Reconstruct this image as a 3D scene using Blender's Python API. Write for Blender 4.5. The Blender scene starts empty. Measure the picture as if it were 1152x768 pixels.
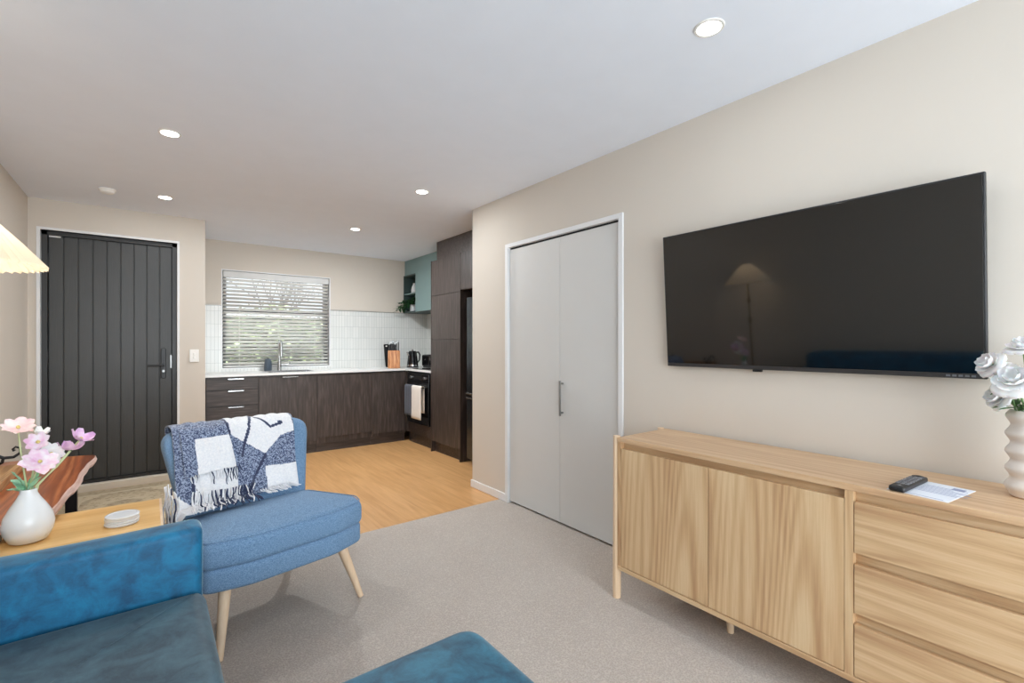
import bpy, bmesh, math, random
from mathutils import Vector, Matrix, noise
PI = math.pi
random.seed(7)
sc = bpy.context.scene
COL = sc.collection

# ------------------------------------------------------------------ camera
cam_d = bpy.data.cameras.new('camera'); cam = bpy.data.objects.new('camera', cam_d); COL.objects.link(cam)
cam.location = (0, 0, 1.239)
cam.rotation_euler = (PI/2, 0, -math.radians(37.6))
cam_d.sensor_width = 36; cam_d.lens = 530/1152*36
cam_d.shift_y = 2.5/1152; cam_d.clip_start = .02
sc.camera = cam

# ------------------------------------------------------------------ exposure, world, light
sc.view_settings.view_transform = 'Standard'; sc.view_settings.look = 'None'
sc.view_settings.exposure = 0.58; sc.view_settings.gamma = 1; sc.view_settings.use_curve_mapping = False
cy = sc.cycles
cy.max_bounces = 14; cy.diffuse_bounces = 9; cy.glossy_bounces = 4; cy.transmission_bounces = 6
cy.caustics_reflective = False; cy.caustics_refractive = False
cy.use_denoising = True; cy.sample_clamp_indirect = 6
DOWNLIGHT_W = 2.6; WORLD = .9; WINDOW_W = 118; SIDE_W = 40; KITCHEN_W = 500; KITCHEN_FILL_W = 2200
world = bpy.data.worlds.new('sky'); sc.world = world; world.use_nodes = True
bg = world.node_tree.nodes['Background']; bg.inputs[0].default_value = (.86, .93, 1.0, 1); bg.inputs[1].default_value = WORLD
def area(name, loc, rot, sx, sy, power, color=(1, 1, 1), shape='RECTANGLE', parent=None, spread=PI):
    l = bpy.data.lights.new(name, 'AREA'); l.shape = shape; l.size = sx; l.size_y = sy; l.energy = power; l.color = color; l.spread = spread
    o = bpy.data.objects.new(name, l); COL.objects.link(o); o.location = loc; o.rotation_euler = rot
    if parent: o.parent = parent
    return o
# daylight entering by the glass sliding door behind the camera, and by the kitchen window
area('daylight_sliding_door', (.75, -2.33, 1.12), (PI/2, 0, 0), 2.7, 2.1, WINDOW_W, (.86, .94, 1.0))
area('fill_side_window', (-.97, -1.3, 1.5), (0, -PI/2, 0), 1.2, 1.3, SIDE_W, (.86, .94, 1.0))  # added fill lamp shining in at the made-up side window
area('daylight_kitchen_window', (1.245, 7.45, 3.3), (-math.radians(45), 0, 0), 2.2, 1.2, KITCHEN_W, (.86, .94, 1.0))

area('fill_below_kitchen_window', (1.245, 7.5, .15), (-math.radians(131), 0, 0), 2.4, 1.2, KITCHEN_FILL_W, (.92, .97, 1.0))  # added lamp hidden below the sill, brightens the slats and kitchen ceiling
# ------------------------------------------------------------------ helpers
def srgb(r, g, b):
    f = lambda c: (c/255/12.92) if c/255 <= .04045 else ((c/255+.055)/1.055)**2.4
    return (f(r), f(g), f(b), 1)

class NT:
    def __init__(s, name):
        s.m = bpy.data.materials.new(name); s.m.use_nodes = True
        s.t = s.m.node_tree; s.b = s.t.nodes['Principled BSDF']
        s._oc = None
    def n(s, typ, **k):
        x = s.t.nodes.new('ShaderNode'+typ)
        for a, v in k.items():
            if a.startswith('i_'):
                x.inputs[a[2:].replace('_', ' ')].default_value = v
            else: setattr(x, a, v)
        return x
    def l(s, a, b): s.t.links.new(a, b)
    def oc(s, scale=(1, 1, 1), rot=(0, 0, 0), loc=(0, 0, 0), world=False):
        if world: src = s.n('NewGeometry').outputs['Position']
        else: src = s.n('TexCoord').outputs['Object']
        mp = s.n('Mapping'); mp.inputs['Scale'].default_value = scale; mp.inputs['Rotation'].default_value = rot; mp.inputs['Location'].default_value = loc
        s.l(src, mp.inputs[0]); return mp.outputs[0]
    def noise(s, vec, scale=5, detail=4, rough=.55, dist=0):
        x = s.n('TexNoise'); x.inputs['Scale'].default_value = scale; x.inputs['Detail'].default_value = detail
        x.inputs['Roughness'].default_value = rough; x.inputs['Distortion'].default_value = dist
        s.l(vec, x.inputs['Vector']); return x.outputs[0]
    def ramp(s, fac, stops, interp='LINEAR'):
        x = s.n('ValToRGB'); x.color_ramp.interpolation = interp
        e = x.color_ramp.elements
        while len(e) < len(stops): e.new(.5)
        for k, (p, c) in enumerate(stops):
            e[k].position = p; e[k].color = c
        s.l(fac, x.inputs[0]); return x.outputs[0]
    def math(s, op, a, b=None, clamp=False):
        x = s.n('Math', operation=op, use_clamp=clamp)
        for i, v in enumerate((a, b)):
            if v is None: continue
            if isinstance(v, (int, float)): x.inputs[i].default_value = v
            else: s.l(v, x.inputs[i])
        return x.outputs[0]
    def mix(s, fac, a, b, mode='MIX'):
        x = s.n('Mix', data_type='RGBA', blend_type=mode)
        for i, v in ((0, fac), (6, a), (7, b)):
            if isinstance(v, (int, float)): x.inputs[i].default_value = v
            elif isinstance(v, tuple): x.inputs[i].default_value = v
            else: s.l(v, x.inputs[i])
        return x.outputs[2]
    def bump(s, h, strength=.2, dist=.002):
        x = s.n('Bump'); x.inputs['Strength'].default_value = strength; x.inputs['Distance'].default_value = dist
        s.l(h, x.inputs['Height']); s.l(x.outputs[0], s.b.inputs['Normal'])
    def base(s, c):
        if isinstance(c, tuple): s.b.inputs['Base Color'].default_value = c
        else: s.l(c, s.b.inputs['Base Color'])
        return s
    def set(s, **k):
        for a, v in k.items(): s.b.inputs[a.replace('_', ' ')].default_value = v
        return s

def plain(name, rgb, rough=.5, metal=0, var=.04, vs=6, bump=0, bs=80, **k):
    t = NT(name); c = srgb(*rgb)
    v = t.oc()
    d = tuple(x*(1-var) for x in c[:3])+(1,); u = tuple(min(1, x*(1+var)) for x in c[:3])+(1,)
    t.base(t.ramp(t.noise(v, vs, 2), [(.3, d), (.7, u)]))
    t.set(Roughness=rough, Metallic=metal, **k)
    if bump: t.bump(t.noise(v, bs, 3), bump, .001)
    return t.m

def wood(name, dark, mid, light, axis='X', rough=.45, scale=1.0, rings=True, fine=1.0, streak=9):
    """grain runs along axis (object space)"""
    t = NT(name)
    sc_ = {'X': (.10, 1, 1), 'Y': (1, .10, 1), 'Z': (1, 1, .10)}[axis]
    v = t.oc(tuple(c*scale for c in sc_))
    broad = t.noise(v, streak, 3, .5, .4)
    fin = t.noise(t.oc(tuple(c*scale*(.3 if c < 1 else 1) for c in sc_)), 150, 4, .65)
    fac = t.math('ADD', t.math('MULTIPLY', broad, .62), t.math('MULTIPLY', fin, .38*fine))
    if rings:   # growth rings: contour lines of a stretched smooth field
        fld = t.noise(t.oc(tuple(c*scale*(.75 if c < 1 else 1) for c in sc_)), 3.4, 1.2, .35, .15)
        rg_ = t.math('SINE', t.math('MULTIPLY', fld, 150))
        rg_ = t.math('POWER', t.math('ADD', t.math('MULTIPLY', rg_, .5), .5), 1.6)
        rg_ = t.math('MULTIPLY', rg_, t.math('ADD', t.math('MULTIPLY', fin, .9), .1))
        fac = t.math('SUBTRACT', t.math('ADD', fac, .045), t.math('MULTIPLY', rg_, .19))
    col = t.ramp(fac, [(.32, srgb(*dark)), (.5, srgb(*mid)), (.64, srgb(*light))])
    t.base(col); t.set(Roughness=rough); t.bump(fac, .08, .001)
    return t.m

M = {}
M['wall'] = plain('cream_wall_paint', (210, 202, 191), .85, var=.012, vs=1.5, bump=.05, bs=200)
M['ceiling'] = plain('white_ceiling_paint', (232, 239, 250), .9, var=.01)
M['trim'] = plain('white_trim_paint', (228, 229, 230), .45, var=.01)
M['closet'] = plain('pale_grey_door_paint', (208, 208, 206), .4, var=.008)
M['chrome'] = plain('brushed_chrome', (190, 190, 190), .22, 1, var=.03)
M['steel'] = plain('satin_nickel', (150, 150, 148), .35, 1, var=.05)
M['black'] = plain('black_plastic', (22, 22, 24), .4, var=.1)
M['black_metal'] = plain('black_powder_coat', (26, 26, 28), .45, .3, var=.1)
M['white'] = plain('white_plastic', (235, 234, 230), .4, var=.01)
M['ceramic'] = plain('white_ceramic', (228, 231, 233), .25, var=.02)
M['bench'] = plain('white_engineered_stone', (232, 232, 230), .25, var=.02, vs=30)
M['oak_v'] = wood('natural_oak_upright_grain', (172, 130, 92), (205, 170, 128), (219, 190, 150), 'Z', .5, 1.0)
M['oak_h'] = wood('natural_oak_level_grain', (174, 134, 96), (206, 172, 131), (220, 191, 153), 'Y', .5, 1.0, streak=12)
M['oak_top'] = wood('natural_oak_top_grain', (176, 134, 98), (206, 170, 132), (217, 186, 150), 'Y', .4, 1.0, streak=7)
M['beech'] = wood('pale_beech', (214, 184, 150), (228, 200, 168), (236, 212, 184), 'Z', .45, 1, rings=False)
M['table_wood'] = wood('honey_pine', (212, 164, 96), (228, 184, 118), (238, 200, 140), 'X', .4, 1, rings=False)
M['slab_wood'] = wood('reddish_acacia', (92, 44, 24), (160, 88, 50), (204, 128, 78), 'Y', .3, 1.3, streak=5)
M['bark'] = wood('pale_sapwood', (150, 110, 96), (196, 160, 146), (222, 196, 186), 'Y', .6, 1.0, rings=False)
M['board_wood'] = wood('rustic_light_wood', (126, 88, 52), (176, 132, 86), (200, 160, 112), 'Y', .55, 2.0)
M['block_wood'] = wood('acacia_knife_block_wood', (120, 66, 34), (186, 120, 72), (226, 172, 118), 'Z', .4, 3, rings=False, streak=18)
M['cabinet'] = wood('dark_stained_oak_laminate', (44, 37, 34), (62, 53, 49), (84, 74, 70), 'Z', .42, 1.0, rings=False, streak=40)
M['cabinet_h'] = wood('dark_stained_oak_laminate_level', (44, 37, 34), (62, 53, 49), (84, 74, 70), 'X', .42, 1.0, rings=False, streak=40)
M['green'] = plain('muted_teal_cabinet_paint', (122, 148, 148), .4, var=.02)
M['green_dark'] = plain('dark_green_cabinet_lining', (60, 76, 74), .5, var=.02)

def carpet_mat():
    t = NT('loop_pile_carpet'); v = t.oc()
    n1 = t.noise(v, 260, 3, .7); n2 = t.noise(v, 3, 2)
    vo = t.n('TexVoronoi'); vo.inputs['Scale'].default_value = 150; t.l(v, vo.inputs['Vector'])
    f = t.math('ADD', t.math('MULTIPLY', n1, .6), t.math('MULTIPLY', vo.outputs['Distance'], .5))
    c = t.ramp(f, [(.25, srgb(150, 138, 128)), (.8, srgb(203, 193, 183))])
    c = t.mix(.25, c, t.ramp(n2, [(.3, srgb(172, 160, 150)), (.7, srgb(190, 180, 170))]))
    t.base(c); t.set(Roughness=.95); t.b.inputs['Sheen Weight'].default_value = .15
    t.bump(f, .9, .004); return t.m
M['carpet'] = carpet_mat()

def plank_mat():
    t = NT('oak_vinyl_planks')
    v = t.oc(rot=(0, 0, PI/2))
    br = t.n('TexBrick', offset=.37, offset_frequency=2)
    br.inputs['Scale'].default_value = 1; br.inputs['Brick Width'].default_value = 1.3; br.inputs['Row Height'].default_value = .18
    br.inputs['Mortar Size'].default_value = .0012; br.inputs['Mortar Smooth'].default_value = .2
    br.inputs['Color1'].default_value = srgb(222, 172, 116); br.inputs['Color2'].default_value = srgb(206, 154, 98); br.inputs['Mortar'].default_value = srgb(160, 114, 68)
    t.l(v, br.inputs['Vector'])
    g = t.noise(t.oc((1, .07, 1)), 30, 5, .6, .6); g2 = t.noise(t.oc((1, .3, 1)), 6, 2)
    c = t.mix(.5, br.outputs[0], t.ramp(g, [(.3, srgb(176, 122, 72)), (.65, srgb(230, 184, 130))]))
    c = t.mix(.3, c, t.ramp(g2, [(.3, srgb(190, 140, 88)), (.7, srgb(216, 168, 112))]))
    t.base(c); t.set(Roughness=.38); t.bump(g, .05, .001); return t.m
M['planks'] = plank_mat()

def tile_mat():
    t = NT('narrow_white_wall_tiles')
    tc = t.n('NewGeometry').outputs['Position']
    sx = t.n('SeparateXYZ'); t.l(tc, sx.inputs[0])
    cx = t.n('CombineXYZ'); t.l(t.math('ADD', sx.outputs[0], sx.outputs[1]), cx.inputs[0]); t.l(sx.outputs[2], cx.inputs[1])
    br = t.n('TexBrick', offset=0, offset_frequency=1)
    br.inputs['Scale'].default_value = 1; br.inputs['Brick Width'].default_value = .036; br.inputs['Row Height'].default_value = .146
    br.inputs['Mortar Size'].default_value = .0014; br.inputs['Mortar Smooth'].default_value = .1
    br.inputs['Color1'].default_value = srgb(225, 226, 223); br.inputs['Color2'].default_value = srgb(218, 220, 217); br.inputs['Mortar'].default_value = srgb(176, 180, 178)
    t.l(cx.outputs[0], br.inputs['Vector'])
    t.base(br.outputs[0]); t.set(Roughness=.25); t.bump(t.math('SUBTRACT', 1, br.outputs[1]), .3, .001); return t.m
M['tile'] = tile_mat()

def fabric(name, a, b, sheen=.3, scale=500, rough=.9, bump=.35, blotch=0, tint=(.6, .8, 1, 1)):
    t = NT(name); v = t.oc()
    w1 = t.noise(t.oc((1, .25, 1)), scale, 2, .6); w2 = t.noise(t.oc((.25, 1, 1)), scale, 2, .6)
    f = t.math('MULTIPLY', t.math('ADD', w1, w2), .5)
    c = t.ramp(f, [(.38, srgb(*a)), (.62, srgb(*b))])
    if blotch:
        c = t.mix(blotch, c, t.ramp(t.noise(v, 13, 5, .65, .5), [(.36, srgb(*a)), (.66, srgb(*b))]))
    t.base(c); t.set(Roughness=rough)
    t.b.inputs['Sheen Weight'].default_value = sheen; t.b.inputs['Sheen Roughness'].default_value = .4; t.b.inputs['Sheen Tint'].default_value = tint
    t.bump(f, bump, .001); return t.m
M['chair_blue'] = fabric('denim_blue_weave', (76, 106, 140), (130, 164, 196), .08, tint=(.8, .85, .9, 1))
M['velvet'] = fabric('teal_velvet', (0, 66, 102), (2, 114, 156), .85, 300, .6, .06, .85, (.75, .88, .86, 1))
M['velvet_seat'] = fabric('teal_velvet_seat_painted_sheen', (12, 44, 60), (56, 90, 104), .22, 300, .6, .06, .85, (.7, .8, .82, 1))  # same velvet as the arm; greyer light on its nap put into the colour
M['velvet_top'] = fabric('teal_velvet_ottoman_painted_sheen', (4, 60, 86), (40, 112, 138), .25, 300, .6, .06, .85, (.7, .8, .82, 1))  # copy of the arm velvet with the light on its top coloured in
M['velvet'].node_tree.nodes['Principled BSDF'].inputs['Sheen Roughness'].default_value = .22
M['towel_grey'] = fabric('charcoal_terry', (66, 68, 76), (92, 94, 104), .2, 300)
M['towel_white'] = fabric('cream_terry', (222, 214, 204), (240, 234, 226), .2, 300)

def throw_mat():
    t = NT('checked_woven_wool')
    at = t.n('Attribute', attribute_name='weave', attribute_type='GEOMETRY').outputs['Fac']
    v = t.oc()
    marl = t.ramp(t.noise(v, 150, 2, .7, .5), [(.46, srgb(44, 56, 88)), (.56, srgb(170, 184, 208))], 'LINEAR')
    marl = t.mix(.25, marl, srgb(60, 76, 112))
    cream = t.ramp(t.noise(v, 120, 3), [(.3, srgb(218, 221, 227)), (.7, srgb(238, 238, 239))])
    s1 = t.math('GREATER_THAN', at, .25); s2 = t.math('GREATER_THAN', at, .75)
    c = t.mix(s1, cream, marl); c = t.mix(s2, c, srgb(46, 54, 82))
    t.base(c); t.set(Roughness=.95); t.b.inputs['Sheen Weight'].default_value = .3
    t.bump(t.noise(v, 300, 3), .6, .002); return t.m
M['throw'] = throw_mat()
M['yarn_white'] = plain('cream_yarn', (228, 230, 234), .95, var=.06, vs=60)
M['yarn_navy'] = plain('navy_yarn', (44, 54, 84), .95, var=.2, vs=60)

def rug_mat():
    t = NT('faded_persian_pattern'); tc = t.n('TexCoord').outputs['Object']
    s = t.n('SeparateXYZ'); t.l(tc, s.inputs[0]); x, y = s.outputs[0], s.outputs[1]
    ax = t.math('ABSOLUTE', x); ay = t.math('ABSOLUTE', y)
    # distance to the border: half sizes .44 x .62
    dx = t.math('SUBTRACT', .44, ax); dy = t.math('SUBTRACT', .62, ay); d = t.math('MINIMUM', dx, dy)
    cb = t.n('CombineXYZ'); t.l(ax, cb.inputs[0]); t.l(ay, cb.inputs[1])
    vo = t.n('TexVoronoi', feature='F1'); vo.inputs['Scale'].default_value = 26; t.l(cb.outputs[0], vo.inputs['Vector'])
    n = t.noise(cb.outputs[0], 34, 3, .6, 1.5)
    pat = t.ramp(t.math('ADD', t.math('MULTIPLY', vo.outputs['Distance'], .6), t.math('MULTIPLY', n, .6)), [(.42, srgb(112, 94, 72)), (.5, srgb(190, 172, 142)), (.72, srgb(206, 190, 162))])
    # central medallion
    rr = t.math('SQRT', t.math('ADD', t.math('POWER', t.math('MULTIPLY', x, 1.5), 2), t.math('POWER', y, 2)))
    rr = t.math('ADD', rr, t.math('MULTIPLY', t.noise(cb.outputs[0], 12, 1), .12))
    med = t.ramp(t.math('FRACT', t.math('MULTIPLY', rr, 3.3)), [(.0, srgb(196, 178, 150)), (.5, srgb(178, 158, 128)), (.6, srgb(118, 100, 78)), (.75, srgb(122, 104, 82)), (.82, srgb(200, 184, 154))])
    field = t.mix(.5, pat, med)
    borderpat = t.mix(.65, pat, srgb(150, 132, 106))
    band = t.math('GREATER_THAN', d, .13); c = t.mix(band, borderpat, srgb(198, 184, 156))
    band2 = t.math('GREATER_THAN', d, .17); c = t.mix(band2, c, field)
    edge = t.math('GREATER_THAN', d, .02); c = t.mix(edge, srgb(186, 168, 140), c)
    c = t.mix(.22, c, t.ramp(t.noise(tc, 160, 3), [(.3, srgb(140, 122, 96)), (.7, srgb(216, 202, 176))]))
    t.base(c); t.set(Roughness=.95); t.bump(t.noise(tc, 400, 2), .5, .002); return t.m
M['rug'] = rug_mat()

def door_mat():
    t = NT('charcoal_painted_woodgrain'); g = t.noise(t.oc((1, 1, .02)), 260, 3, .6)
    t.base(t.ramp(g, [(.3, srgb(52, 52, 51)), (.7, srgb(66, 66, 64))])); t.set(Roughness=.42); t.bump(g, .25, .001); return t.m
M['door'] = door_mat()
M['door_frame'] = plain('black_door_frame', (38, 37, 36), .4, var=.05)
def screen_mat():
    t = NT('television_screen_glass'); t.set(Roughness=.045)
    t.b.inputs['Specular IOR Level'].default_value = .7; 
    t.l(t.ramp(t.noise(t.oc(), 2, 1), [(0, srgb(12, 12, 12)), (1, srgb(14, 14, 14))]), t.b.inputs['Base Color']); return t.m
M['screen'] = screen_mat()
M['dark_glass'] = plain('black_glass', (14, 14, 16), .08, var=.05)
M['fridge'] = plain('dark_stainless_steel', (84, 88, 92), .24, .9, var=.05)
M['leaf'] = plain('green_leaf', (40, 78, 44), .45, var=.3, vs=20)
M['leaf_soft'] = plain('pale_artificial_leaf', (150, 200, 168), .6, var=.2, vs=40)
M['leaf_mid'] = plain('fresh_leaf', (78, 116, 66), .5, var=.25, vs=30)
M['stem_pale'] = plain('pale_stem', (196, 206, 160), .6, var=.08)
M['stem_green'] = plain('green_stem', (106, 142, 84), .6, var=.08)
def petal_mat(name, inner, outer):
    t = NT(name); t.base(t.ramp(t.noise(t.oc(), 35, 2, .5), [(.35, srgb(*inner)), (.62, srgb(*outer))]))
    t.set(Roughness=.6); t.b.inputs['Subsurface Weight'].default_value = .15; t.b.inputs['Subsurface Scale'].default_value = .01; return t.m
M['petal_pink'] = petal_mat('pink_white_petal', (232, 184, 214), (244, 232, 238))
M['petal_lilac'] = petal_mat('lilac_petal', (206, 160, 206), (236, 206, 232))
M['petal_white'] = petal_mat('white_petal', (234, 236, 238), (246, 244, 242))
M['petal_peach'] = petal_mat('pale_pink_petal', (240, 200, 204), (248, 226, 226))
M['pollen'] = plain('yellow_centre', (214, 196, 120), .8)
M['hedge'] = plain('hedge_leaves', (80, 90, 62), .7, var=.5, vs=5)
M['twig'] = plain('grey_bark', (120, 122, 126), .9, var=.2, vs=20)
M['blossom'] = plain('pale_blossom', (228, 234, 240), .8, var=.05)
M['ground'] = plain('paved_ground', (150, 148, 140), .9, var=.1, vs=3)
def glass_mat():
    t = NT('window_glass'); t.b.inputs['Transmission Weight'].default_value = 1; t.set(Roughness=0, IOR=1.0)
    t.base((1, 1, 1, 1)); return t.m
M['glass'] = glass_mat()
def emit(name, rgb, strength):
    t = NT(name); t.base(srgb(*rgb)); t.b.inputs['Emission Color'].default_value = srgb(*rgb); t.b.inputs['Emission Strength'].default_value = strength; return t.m
M['lamp_disc'] = emit('lit_downlight_lens', (255, 252, 246), 12)
M['bulb'] = emit('lit_bulb', (255, 214, 160), 12)
def shade_mat():
    t = NT('pleated_cream_fabric'); t.base(srgb(240, 228, 208)); t.set(Roughness=.9)
    tr = t.n('BsdfTranslucent'); tr.inputs[0].default_value = srgb(245, 232, 210)
    ms = t.n('MixShader'); ms.inputs[0].default_value = .35
    t.l(t.b.outputs[0], ms.inputs[1]); t.l(tr.outputs[0], ms.inputs[2]); t.l(ms.outputs[0], t.t.nodes['Material Output'].inputs[0])
    return t.m
M['shade'] = shade_mat()
M['brass'] = plain('aged_brass', (150, 116, 66), .3, .9)

# --- objects
def link(name, bm, mat, parent=None, smooth=False, loc=None, rot=None, auto=True):
    me = bpy.data.meshes.new(name); bmesh.ops.recalc_face_normals(bm, faces=bm.faces) if smooth != 'keep' else None
    bm.to_mesh(me); bm.free()
    mats = mat if isinstance(mat, (list, tuple)) else [mat]
    for m_ in mats: me.materials.append(M[m_] if isinstance(m_, str) else m_)
    if smooth:
        for p in me.polygons: p.use_smooth = True
        if smooth == 'auto':
            try: me.set_sharp_from_angle(angle=math.radians(38))
            except Exception: pass
    o = bpy.data.objects.new(name, me); COL.objects.link(o)
    if parent: o.parent = parent
    if loc is not None: o.location = loc
    if rot is not None: o.rotation_euler = rot
    return o
def tag(o, label=None, cat=None, group=None, kind=None):
    if label: o['label'] = label
    if cat: o['category'] = cat
    if group: o['group'] = group
    if kind: o['kind'] = kind
    return o
def thing(name, label, cat, loc=(0, 0, 0), rz=0, group=None, kind=None):
    o = bpy.data.objects.new(name, None); COL.objects.link(o); o.location = loc; o.rotation_euler = (0, 0, rz); o.empty_display_size = .1
    return tag(o, label, cat, group, kind)
def BM(): return bmesh.new()
def merge(bm, sub):
    me = bpy.data.meshes.new('tmp'); sub.to_mesh(me); sub.free(); bm.from_mesh(me); bpy.data.meshes.remove(me)
def box(bm, x0, x1, y0, y1, z0, z1, bev=0, seg=2):
    s = BM(); bmesh.ops.create_cube(s, size=1)
    bmesh.ops.scale(s, vec=(abs(x1-x0), abs(y1-y0), abs(z1-z0)), verts=s.verts)
    bmesh.ops.translate(s, vec=((x0+x1)/2, (y0+y1)/2, (z0+z1)/2), verts=s.verts)
    if bev: bmesh.ops.bevel(s, geom=s.edges[:], offset=bev, segments=seg, affect='EDGES', profile=.5)
    merge(bm, s); return bm
def tube(bm, pts, rad, seg=10, cap=True):
    pts = [Vector(p) for p in pts]; n = len(pts)
    rad = rad if isinstance(rad, (list, tuple)) else [rad]*n
    rings = []; up = None
    for i, p in enumerate(pts):
        d = (pts[min(i+1, n-1)]-pts[max(i-1, 0)]).normalized()
        if up is None: up = d.orthogonal().normalized()
        else:
            up = (up-d*up.dot(d)); up = up.normalized() if up.length > 1e-6 else d.orthogonal().normalized()
        s = d.cross(up)
        rings.append([bm.verts.new(p+(up*math.cos(a)+s*math.sin(a))*rad[i]) for a in [2*PI*k/seg for k in range(seg)]])
    for a, b in zip(rings, rings[1:]):
        for k in range(seg): bm.faces.new((a[k], a[(k+1) % seg], b[(k+1) % seg], b[k]))
    if cap: bm.faces.new(rings[0][::-1]); bm.faces.new(rings[-1])
    return bm
def lathe(bm, prof, c=(0, 0, 0), seg=32, wob=None):
    rings = []
    for r, z in prof:
        if r < 1e-5: rings.append([bm.verts.new((c[0], c[1], c[2]+z))])
        else:
            ring = []
            for k in range(seg):
                a = 2*PI*k/seg; rr = r*(wob(a, z) if wob else 1)
                ring.append(bm.verts.new((c[0]+rr*math.cos(a), c[1]+rr*math.sin(a), c[2]+z)))
            rings.append(ring)
    for a, b in zip(rings, rings[1:]):
        if len(a) == 1 and len(b) == 1: continue
        for k in range(seg):
            k2 = (k+1) % seg
            if len(a) == 1: bm.faces.new((a[0], b[k2], b[k]))
            elif len(b) == 1: bm.faces.new((a[k], a[k2], b[0]))
            else: bm.faces.new((a[k], a[k2], b[k2], b[k]))
    return bm
def smoothstep(t): return t*t*(3-2*t)
def round_outline(pts, r, seg=6):
    """corner-rounded closed outline; r one radius or per-corner list"""
    n = len(pts); out = []
    for i in range(n):
        p0, p, p1 = [Vector(pts[(i+k-1) % n]) for k in range(3)]
        ri = r[i] if isinstance(r, (list, tuple)) else r
        a = (p0-p).normalized(); b = (p1-p).normalized(); ang = a.angle(b)
        d = min(ri/math.tan(ang/2), (p0-p).length*.49, (p1-p).length*.49); s, e = p+a*d, p+b*d
        for k in range(seg+1):
            t = k/seg; out.append(((1-t)**2)*s+2*t*(1-t)*(p*.9+.1*(s+e)/2)+t*t*e)
    # resample evenly-ish along the straight runs
    res = []
    for i, p in enumerate(out):
        q = out[(i+1) % len(out)]; res.append(p); L = (q-p).length
        m = int(L/.035)
        for k in range(1, m): res.append(p.lerp(q, k/m))
    return res
def pillow(bm, outline, z0, z1, r, crown=0, fn=None, rb=None, rings=5, dome=None):
    """soft block: rounded top and bottom rims, slightly crowned top. fn maps (x,y,z)->(x,y,z)"""
    n = len(outline); area_ = sum(outline[i].x*outline[(i+1) % n].y-outline[(i+1) % n].x*outline[i].y for i in range(n))
    if area_ < 0: outline = outline[::-1]
    c = sum(outline, Vector((0, 0)))/n
    nor = []
    for i in range(n):
        d = (outline[(i+1) % n]-outline[i-1]); nn = Vector((d.y, -d.x)); nor.append(nn.normalized() if nn.length else Vector((0, 0)))
    rb = r if rb is None else rb
    layers = []
    def ring(inset, z): return [(outline[i]-nor[i]*inset, z) for i in range(n)]
    S = 5
    for k in range(S+1):
        a = PI/2*k/S; layers.append(ring(rb*(1-math.sin(a)), z0+rb*(1-math.cos(a))))
    for k in range(S+1):
        a = PI/2*k/S; layers.append(ring(r*(1-math.cos(a)), z1-r*(1-math.sin(a))))
    last = layers[-1]
    ax0, ax1 = min(p.x for p in outline), max(p.x for p in outline); ay0, ay1 = min(p.y for p in outline), max(p.y for p in outline)
    hm = min(ax1-ax0, ay1-ay0)/2
    def target(p):
        if ax1-ax0 > ay1-ay0: return Vector((min(max(p.x, ax0+hm), ax1-hm), (ay0+ay1)/2))
        return Vector(((ax0+ax1)/2, min(max(p.y, ay0+hm), ay1-hm)))
    for k in range(1, rings+1):
        t = k/(rings+.6)
        layers.append([(p.lerp(target(p), t), z+crown*math.sin(PI/2*t)) for p, z in last])
    F = fn or (lambda x, y, z: (x, y, z))
    vr = [[bm.verts.new(F(p.x, p.y, z)) for p, z in L] for L in layers]
    for a, b in zip(vr, vr[1:]):
        for k in range(n):
            bm.faces.new((a[k], a[(k+1) % n], b[(k+1) % n], b[k]))
    bm.faces.new(vr[0][::-1]); bm.faces.new(vr[-1])
    return bm
def rect(x0, x1, y0, y1): return [(x0, y0), (x1, y0), (x1, y1), (x0, y1)]
def obox(name, args, mat, parent=None, bev=0, **k): return link(name, box(BM(), *args, bev=bev), mat, parent, **k)
def struct(name, bm, mat, **k):
    o = link(name, bm, mat, **k); o['kind'] = 'structure'; return o
def leaf_blade(bm, base, d, length, width, droop=.3, up=Vector((0, 0, 1)), fold=.15, nseg=6):
    """pointed leaf along direction d"""
    d = Vector(d).normalized(); s = d.cross(up)
    s = s.normalized() if s.length > 1e-4 else Vector((1, 0, 0)); nrm = s.cross(d)
    L = []
    for i in range(nseg+1):
        t = i/nseg; w = width*math.sin(PI*min(1, t*.92+.06))**.8*(1-.15*t)/2
        p = Vector(base)+d*length*t-up*droop*length*t*t
        if i == nseg: w = .0006
        L.append([bm.verts.new(p-s*w+nrm*fold*w), bm.verts.new(p), bm.verts.new(p+s*w+nrm*fold*w)])
    for a, b in zip(L, L[1:]):
        bm.faces.new((a[0], a[1], b[1], b[0])); bm.faces.new((a[1], a[2], b[2], b[1]))

# ================================================================== SETTING
H = 2.4; XL, XR = -.76, 2.223; YR = -2.30; YE = 5.28; XE = .419; YK = 6.2; XK = 3.21; YC = 3.449
T = .12
struct('floor', box(BM(), XL-T, XR+.07, YR-T, 3.04, -.06, 0), 'carpet')
struct('floor', box(BM(), XL-T, XK+T, 3.04, YK+T, -.06, -.002), 'planks')
struct('ceiling', box(BM(), XL-T, XK+T, YR-T, YK+T, H, H+.08), 'ceiling')
bm = BM(); box(bm, XL-T, XL, YR-T, -1.95, 0, H); box(bm, XL-T, XL, -.65, YE+T, 0, H); box(bm, XL-T, XL, -1.95, -.65, 0, .9); box(bm, XL-T, XL, -1.95, -.65, 2.1, H)
struct('wall_left', bm, 'wall')
# rear wall with sliding door opening x -.65..2.1, z 0..2.15
bm = BM(); box(bm, XL-T, -.62, YR-T, YR, 0, H); box(bm, 2.10, XR+T, YR-T, YR, 0, H); box(bm, -.62, 2.10, YR-T, YR, 2.16, H)
struct('wall_rear', bm, 'wall')
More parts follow.
